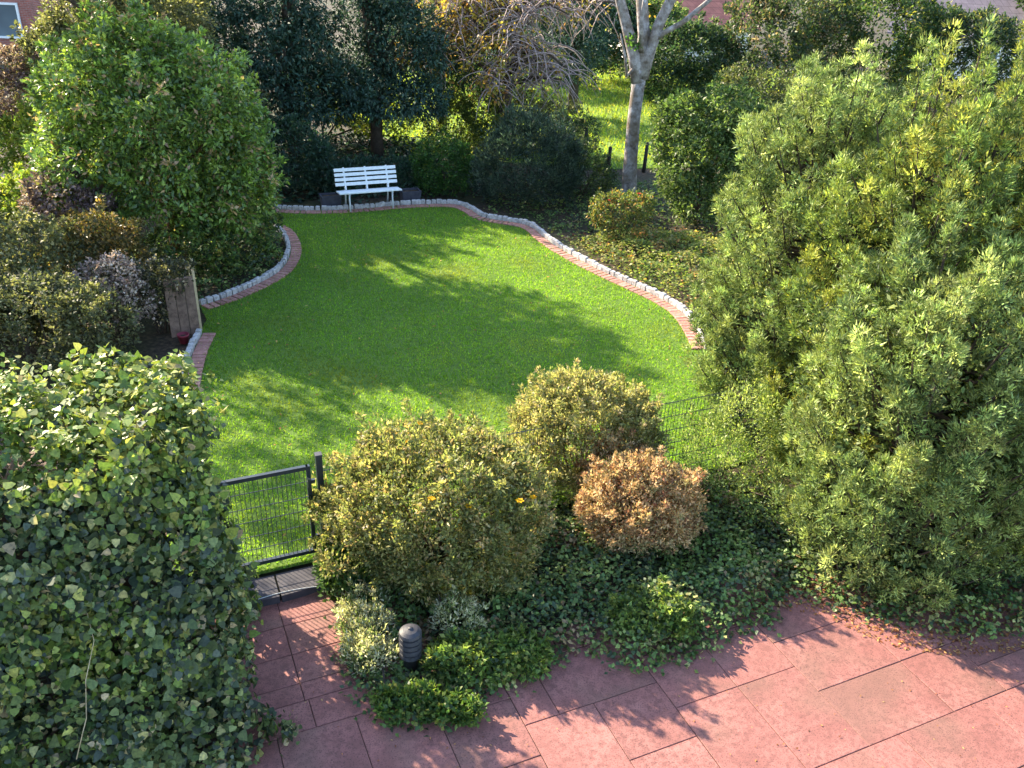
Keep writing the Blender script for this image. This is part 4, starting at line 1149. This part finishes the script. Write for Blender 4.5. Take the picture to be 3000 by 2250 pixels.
plant('background_shrub', 'light leafy shrub right of the pale trunk', 'shrub', (4.0, 19.4, .06), [((0, 0, 1.5), (1.0, .95, 1.25)), ((.4, .1, 2.1), (.75, .8, .8)), ((-.45, 0, 1.9), (.65, .7, .85)), ((.2, -.4, .8), (.85, .6, .8)), ((.9, .3, 1.3), (.7, .7, 1.1))], 1500, .15, 14, (.10, .05), pal((.08, .13, .04, 4), (.12, .17, .055, 3), (.05, .085, .03, 2.5), (.18, .21, .09, 1)), 'leaf', 100, stems=10)
plant('background_shrub', 'olive shrub behind the light leafy shrub, below the far hedge', 'shrub', (6.6, 25.6, .06), [((0, 0, 1.3), (1.3, 1.0, 1.2)), ((1.3, .2, 1.4), (1.1, 1.0, 1.2)), ((-.7, 0, 1.5), (.6, .7, 1.0))], 800, .18, 13, (.10, .05), pal((.07, .09, .035, 4), (.11, .12, .05, 3), (.16, .15, .07, 1), (.04, .055, .025, 2)), 'leaf', 101)
for i, (x, y, rx, h, lab, pl) in enumerate([
        (5.9, 34, 1.9, 2.75, 'dark rounded far hedge bush just right of the pale trunk', pal((.03, .06, .03, 4), (.06, .095, .04, 3), (.11, .13, .06, 1.2))),
        (9.6, 34.5, 2.3, 4.1, 'far hedge bush with pink brown tinge below the red roof', pal((.05, .08, .035, 4), (.10, .12, .05, 3), (.20, .14, .09, 1.2), (.03, .05, .025, 2))),
        (12.9, 35, 2.5, 4.5, 'tallest far hedge bush with a sunlit yellow crest', pal((.04, .075, .025, 4), (.08, .12, .03, 3), (.20, .19, .04, 1.2), (.025, .05, .025, 3))),
        (2.2, 38.5, 2.2, 3.4, 'dark far bush closing the meadow left of the pale trunk', P_DARK),
        (-2.0, 38, 2.4, 3.6, 'dark far bush behind the evergreen trunks', P_DARK),
        (4.6, 39.5, 2.0, 3.3, 'dark far bush closing the meadow behind the pale trunk', P_COVER),
        (16.2, 35, 2.2, 3.5, 'far hedge bush below the slate roof', pal((.03, .055, .03, 4), (.06, .085, .035, 3), (.18, .17, .05, .8)))]):
    plant('hedge_bush', lab, 'bush', (x, y, .06), [((0, 0, h * .5), (rx, rx * .8, h * .5)), ((-rx * .5, -.3, h * .5), (rx * .6, rx * .6, h * .42)), ((rx * .5, -.3, h * .52), (rx * .6, rx * .6, h * .42)), ((0, -.5, h * .7), (rx * .6, rx * .5, h * .3))],
          1000, .26, 13, (.15, .075), pl, 'leaf', 110 + i, 'bushes of the far hedge')

# rose, dry bed plants
rose = plant('rose_bush', 'small rose bush with reddish orange tips beside the pale trunk', 'rose bush', (2.15, 17.75, .06), [((0, 0, .6), (.55, .5, .38)), ((.3, .1, .75), (.35, .35, .28)), ((-.35, 0, .65), (.32, .35, .25))], 420, .10, 12, (.06, .035), pal((.10, .14, .04, 4), (.17, .17, .05, 3), (.30, .18, .06, 1.6), (.05, .08, .03, 2)), 'leaf', 121, stems=10)
flowers(rose, [(1.85, 17.6, 1.0), (1.78, 17.5, .92), (2.45, 17.75, 1.12), (2.52, 17.8, 1.05), (2.2, 17.5, .95)], (.45, .05, .03), .06, 6)
cover('dry_bed_plants', 'yellowing low plants in the bed right of the kerb', [(1.1, 17.6), (1.75, 16.4), (2.4, 15.5), (3.1, 14.6), (3.4, 13.6), (4.6, 13.8), (5.2, 16.2), (4.6, 18.2), (2.6, 18.4)], 12000, .34, .065, pal((.17, .21, .05, 4), (.25, .25, .07, 3), (.11, .16, .035, 4), (.42, .22, .08, .8), (.36, .33, .14, 1)), 131, 'leaf', 'bed plants', .06, 'leaf', .4, .3)
cover('undergrowth', 'dark undergrowth added to darken the ground below the evergreens', [(-8, 20), (-5.2, 19.6), (-2.2, 20.5), (-.8, 21), (-.5, 26), (-9, 27)], 7000, .30, .13, P_DARK, 134, 'leaf', 'undergrowth', .06, 'leaf', .4, .3)  # dark leaf sheet added to darken the bare ground under the trees
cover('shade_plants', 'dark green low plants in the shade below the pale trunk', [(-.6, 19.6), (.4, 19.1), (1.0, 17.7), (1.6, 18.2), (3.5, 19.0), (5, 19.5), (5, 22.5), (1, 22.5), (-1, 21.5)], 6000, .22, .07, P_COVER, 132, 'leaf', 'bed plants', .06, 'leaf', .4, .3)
litter('fallen_leaves', 'few fallen leaves strewn on the lawn', LAWN, 260, .125, .05, P_LITTER, 54)
litter('fallen_leaves', 'reddish brown leaf litter on the bare bed beside the rose', [(.9, 18.0), (1.6, 16.8), (3.2, 17.2), (4.8, 18.6), (4.6, 19.2), (2.2, 18.6)], 500, .068, .07, P_LITTER, 133)

# pale trunked tree
pt = thing('pale_tree', (2.68, 20.9, .05), 'pale grey trunk forking into several limbs beyond the lawn', 'tree')
po_ = Vector(pt.location)
M['palebark'] = noise_mat('pale_bark', [(0.30, (.07, .055, .045)), (0.44, (.19, .165, .155)), (0.58, (.32, .295, .29)), (0.75, (.48, .45, .44))], 9, 10, 0.9, 1.0, 26,
                          second=(3.2, (.13, .095, .06), .9))


def rel(pts):
    return [Vector(p) - po_ for p in pts]


MB().tube(rel([(2.66, 20.9, 0), (2.64, 20.9, .25), (2.60, 20.9, 1.0), (2.58, 20.9, 2.0), (2.60, 20.9, 2.7), (2.62, 20.9, 3.1)]), [.25, .185, .165, .15, .15, .165], 14).build('trunk', M['palebark'], pt, True)
for pts, rad in (([(2.60, 20.9, 2.85), (2.45, 20.88, 3.4), (2.19, 20.85, 4.08), (1.95, 20.8, 4.7), (1.7, 20.7, 6.0), (1.3, 20.5, 7.6)], [.17, .15, .12, .11, .08, .04]),
                 ([(2.64, 20.9, 2.95), (2.63, 20.95, 3.8), (2.50, 21.0, 4.6), (2.4, 21.2, 6.2), (2.2, 21.4, 8)], [.18, .14, .13, .09, .04]),
                 ([(2.66, 20.9, 2.95), (2.80, 20.85, 3.6), (2.94, 20.8, 4.16), (3.15, 20.75, 4.7), (3.5, 20.7, 6.2), (3.9, 20.6, 7.8)], [.17, .13, .12, .11, .07, .04]),
                 ([(2.84, 20.85, 3.75), (3.05, 20.7, 3.95), (3.4, 20.6, 4.17), (3.9, 20.5, 4.65), (4.6, 20.4, 5.6)], [.07, .06, .055, .05, .03]),
                 ([(2.50, 20.85, 3.2), (2.30, 20.7, 3.0), (2.22, 20.6, 3.4), (2.05, 20.5, 3.9)], [.05, .035, .03, .015]),
                 ([(2.60, 20.8, 3.5), (2.5, 20.6, 4.1), (2.52, 20.5, 4.8)], [.06, .05, .04])):
    MB().tube(rel(pts), rad, 9).build('limb', M['palebark'], pt, True)
rng = np.random.default_rng(140)
# a sparse autumn crown, above the picture
cpn, cnn = crown_clumps(rng, [((1.6, 20.6, 7.6), (1.1, 1.0, .8)), ((3.9, 20.5, 7.8), (1.1, 1.0, .8)), ((2.3, 21.4, 8.3), (1.0, 1.0, .7))], 160)
ii, pp, aa, nn = clump_leaves(rng, cpn, cnn, .2, 8)
leaf_object('crown', M['leaf'], pt, pp, aa, nn, .08, .05, pick_colors(rng, ii, 160, P_LIME), 'leaf', po_)
# green tuft in the fork
ii, pp, aa, nn = clump_leaves(rng, np.array([[2.42, 20.75, 3.65], [2.38, 20.75, 3.75]]), np.array([[0, -1, .2], [0, -1, .3]]), .16, 40)
leaf_object('leaf_tuft', M['leaf'], pt, pp, aa, nn, .09, .05, pick_colors(rng, ii, 2, pal((.08, .16, .03, 1))), 'leaf', po_)

# tree with drooping bare twigs and some yellow leaves
tw = thing('weeping_tree', (-.55, 24.9, .06), 'tree with drooping bare twigs and yellow autumn leaves', 'tree')
to = Vector(tw.location)
rng = np.random.default_rng(150)
mb = MB().tube([(0, 0, -.05), (.03, 0, .8), (-.06, 0, 1.9), (0, 0, 3.2), (.1, 0, 4.6)], [.30, .25, .22, .17, .07], 9)
arms = []
for i in range(22):
    a = rng.uniform(0, 6.28); L = rng.uniform(1.2, 3.2); z0 = rng.uniform(1.8, 4.2)
    p = [Vector((0, 0, z0)), Vector((math.cos(a) * L * .45, math.sin(a) * L * .3, z0 + rng.uniform(.3, .9))), Vector((math.cos(a) * L, math.sin(a) * L * .6, z0 + rng.uniform(-.1, .7)))]
    mb.tube(p, [.07, .045, .02], 6); arms.append(p)
mb.build('trunk', M['bark'], tw, True)
mb = MB(); tips = []
for i in range(950):
    p = arms[rng.integers(0, len(arms))]
    s = rng.uniform(.25, 1)
    st = p[0].lerp(p[1], s * 2) if s < .5 else p[1].lerp(p[2], s * 2 - 1)
    st = st + Vector(rng.normal(0, .12, 3))
    a = rng.uniform(0, 6.28); L = rng.uniform(.5, 1.7)
    q = [st]; dr = Vector((math.cos(a) * .6, math.sin(a) * .5, rng.uniform(-.2, .5)))
    for k in range(5):
        q.append(q[-1] + dr * (L / 5)); dr = (dr + Vector((rng.normal(0, .25), rng.normal(0, .25), -.32))).normalized()
        if rng.random() < .75: tips.append(q[-1])
    mb.tube(q, [.019, .017, .015, .012, .010, .006], 3, False)
mb.build('twigs', M['twig'], tw, True)
tp = np.array([tuple(x) for x in tips])
sel = (rng.random(len(tp)) < np.where(tp[:, 0] < .1, .6, .12))
tp = tp[sel]
ii, pp, aa, nn = clump_leaves(rng, tp, np.tile([0, 0, -1.0], (len(tp), 1)), .14, 5)
leaf_object('crown', M['leaf'], tw, pp, aa, nn, .10, .065, pick_colors(rng, ii, len(tp), pal((.30, .24, .05, 4), (.42, .26, .05, 2.5), (.16, .17, .05, 3), (.30, .14, .05, 1))), 'leaf', (0, 0, 0))

# fence posts at the meadow edge
for i, (x, y, h, lab) in enumerate([(1.68, 23.6, 1.15, 'dark wooden post at the meadow edge beside the small green shrub'), (2.38, 23.9, .62, 'short dark post at the meadow edge left of the pale trunk'), (3.35, 23.8, .8, 'dark post at the meadow edge right of the pale trunk')]):
    p = thing('fence_post', (x, y, .05), lab, 'post', 'posts at the meadow edge')
    MB().tube([(0, 0, -.05), (.01, 0, h * .5), (.02, .01, h)], [.055, .05, .048], 8).build('shaft', M['dark_wood'], p, True)
    MB().lathe([(.05, h - .005), (.02, h + .03)], (.02, .01, 0), 8).build('tip', M['dark_wood'], p)

# ------------------------------------------------------------------ houses behind
def house(name, label, x, y, rz, w_, d_, eave, ridge, wallm, roofm, windows=(), over=.35, chimney=None):
    r = thing(name, (x, y, .05), label, 'house', rz=rz)
    mb = MB()
    hx, hy = w_ / 2, d_ / 2
    mb.add([(-hx, -hy, 0), (hx, -hy, 0), (hx, hy, 0), (-hx, hy, 0), (-hx, -hy, eave), (hx, -hy, eave), (hx, hy, eave), (-hx, hy, eave), (-hx, 0, ridge), (hx, 0, ridge)],
           [(0, 1, 5, 4), (2, 3, 7, 6), (1, 2, 6, 9, 5), (3, 0, 4, 8, 7)])
    mb.build('wall', wallm, r)
    k = (ridge - eave) / hy
    for s, nm in ((-1, 'roof_slope'), (1, 'roof_slope')):
        ox = hx + over; ey = s * (hy + over); ez = eave - over * k
        up = .07
        vs = [(-ox, ey, ez + .03), (ox, ey, ez + .03), (ox, 0, ridge + .03), (-ox, 0, ridge + .03), (-ox, ey, ez + .03 + up), (ox, ey, ez + .03 + up), (ox, 0, ridge + .03 + up), (-ox, 0, ridge + .03 + up)]
        fs = [(3, 2, 1, 0), (4, 5, 6, 7), (0, 1, 5, 4), (1, 2, 6, 5), (2, 3, 7, 6), (3, 0, 4, 7)]
        MB().add(vs, fs).build(nm, roofm, r)
    for (wx, wz, ww, wh, face) in windows:
        if face == 'f':
            c = lambda dx, dz, t: (wx + dx, -hy - t, wz + dz)
            sz = lambda a, b_, t: (a, t, b_)
        else:
            c = lambda dx, dz, t: (hx + t, wx + dx, wz + dz)
            sz = lambda a, b_, t: (t, a, b_)
        win = MB().box(c(0, 0, -.01), sz(ww - .08, wh - .08, .06)).build('window', M['glass'], r)
        f = MB()
        for dx, dz, a, b_ in ((0, wh / 2, ww, .09), (0, -wh / 2, ww, .09), (-ww / 2, 0, .09, wh + .09), (ww / 2, 0, .09, wh + .09)):
            f.box(c(dx, dz, .02 + (.004 if a > b_ else 0)), sz(a, b_, .10))
        f.build('window_frame', M['white'], win)
    if chimney:
        MB().box((chimney, 0, ridge + .3), (.5, .5, 1.1)).build('chimney', M['brickwall'], r)
    return r


house('brick_house', 'red brick house with white framed window in the far left corner', -26.2, 44.0, 0.0, 9.9, 8.0, 4.8, 8.0, M['brickwall'], M['red_tile'], [(3.35, 1.35, 2.1, 1.35, 'f'), (-1.5, 1.35, 1.6, 1.35, 'f')])
house('tiled_house', 'house with light red tiled roof beyond the far hedge', 7.6, 50.0, .12, 6.4, 7.0, 1.9, 5.2, M['render'], M['red_tile'], [(-1, 1.2, 1.2, .9, 'f')])
house('slate_house', 'white house with dark slate roof in the top right', 22.3, 47.5, -.45, 6.4, 7.0, 2.1, 5.4, M['render'], M['dark_tile'], [(1, 1.3, 1.0, .9, 'f'), (0, 1.5, 1.0, 1.0, 's')])
house('maroon_house', 'house with maroon roof at the right photo edge', 27.6, 45.0, .2, 5.6, 5.6, 1.9, 3.6, M['render'], M['maroon_tile'], [(-1, 1.2, 1.0, .9, 'f')])
plant('background_tree', 'dark broad tree in front of the maroon roof in the top right corner', 'tree', (24.2, 43.5, .06), [((0, 0, 4.3), (1.7, 1.5, 1.3)), ((-.9, 0, 3.9), (1.0, 1.0, .8)), ((1.2, 0, 4.0), (1.2, 1.0, .9))], 700, .28, 13, (.18, .09), pal((.03, .055, .02, 4), (.05, .085, .025, 3), (.02, .035, .018, 2)), 'leaf', 160, trunk=(.16, 3.6))
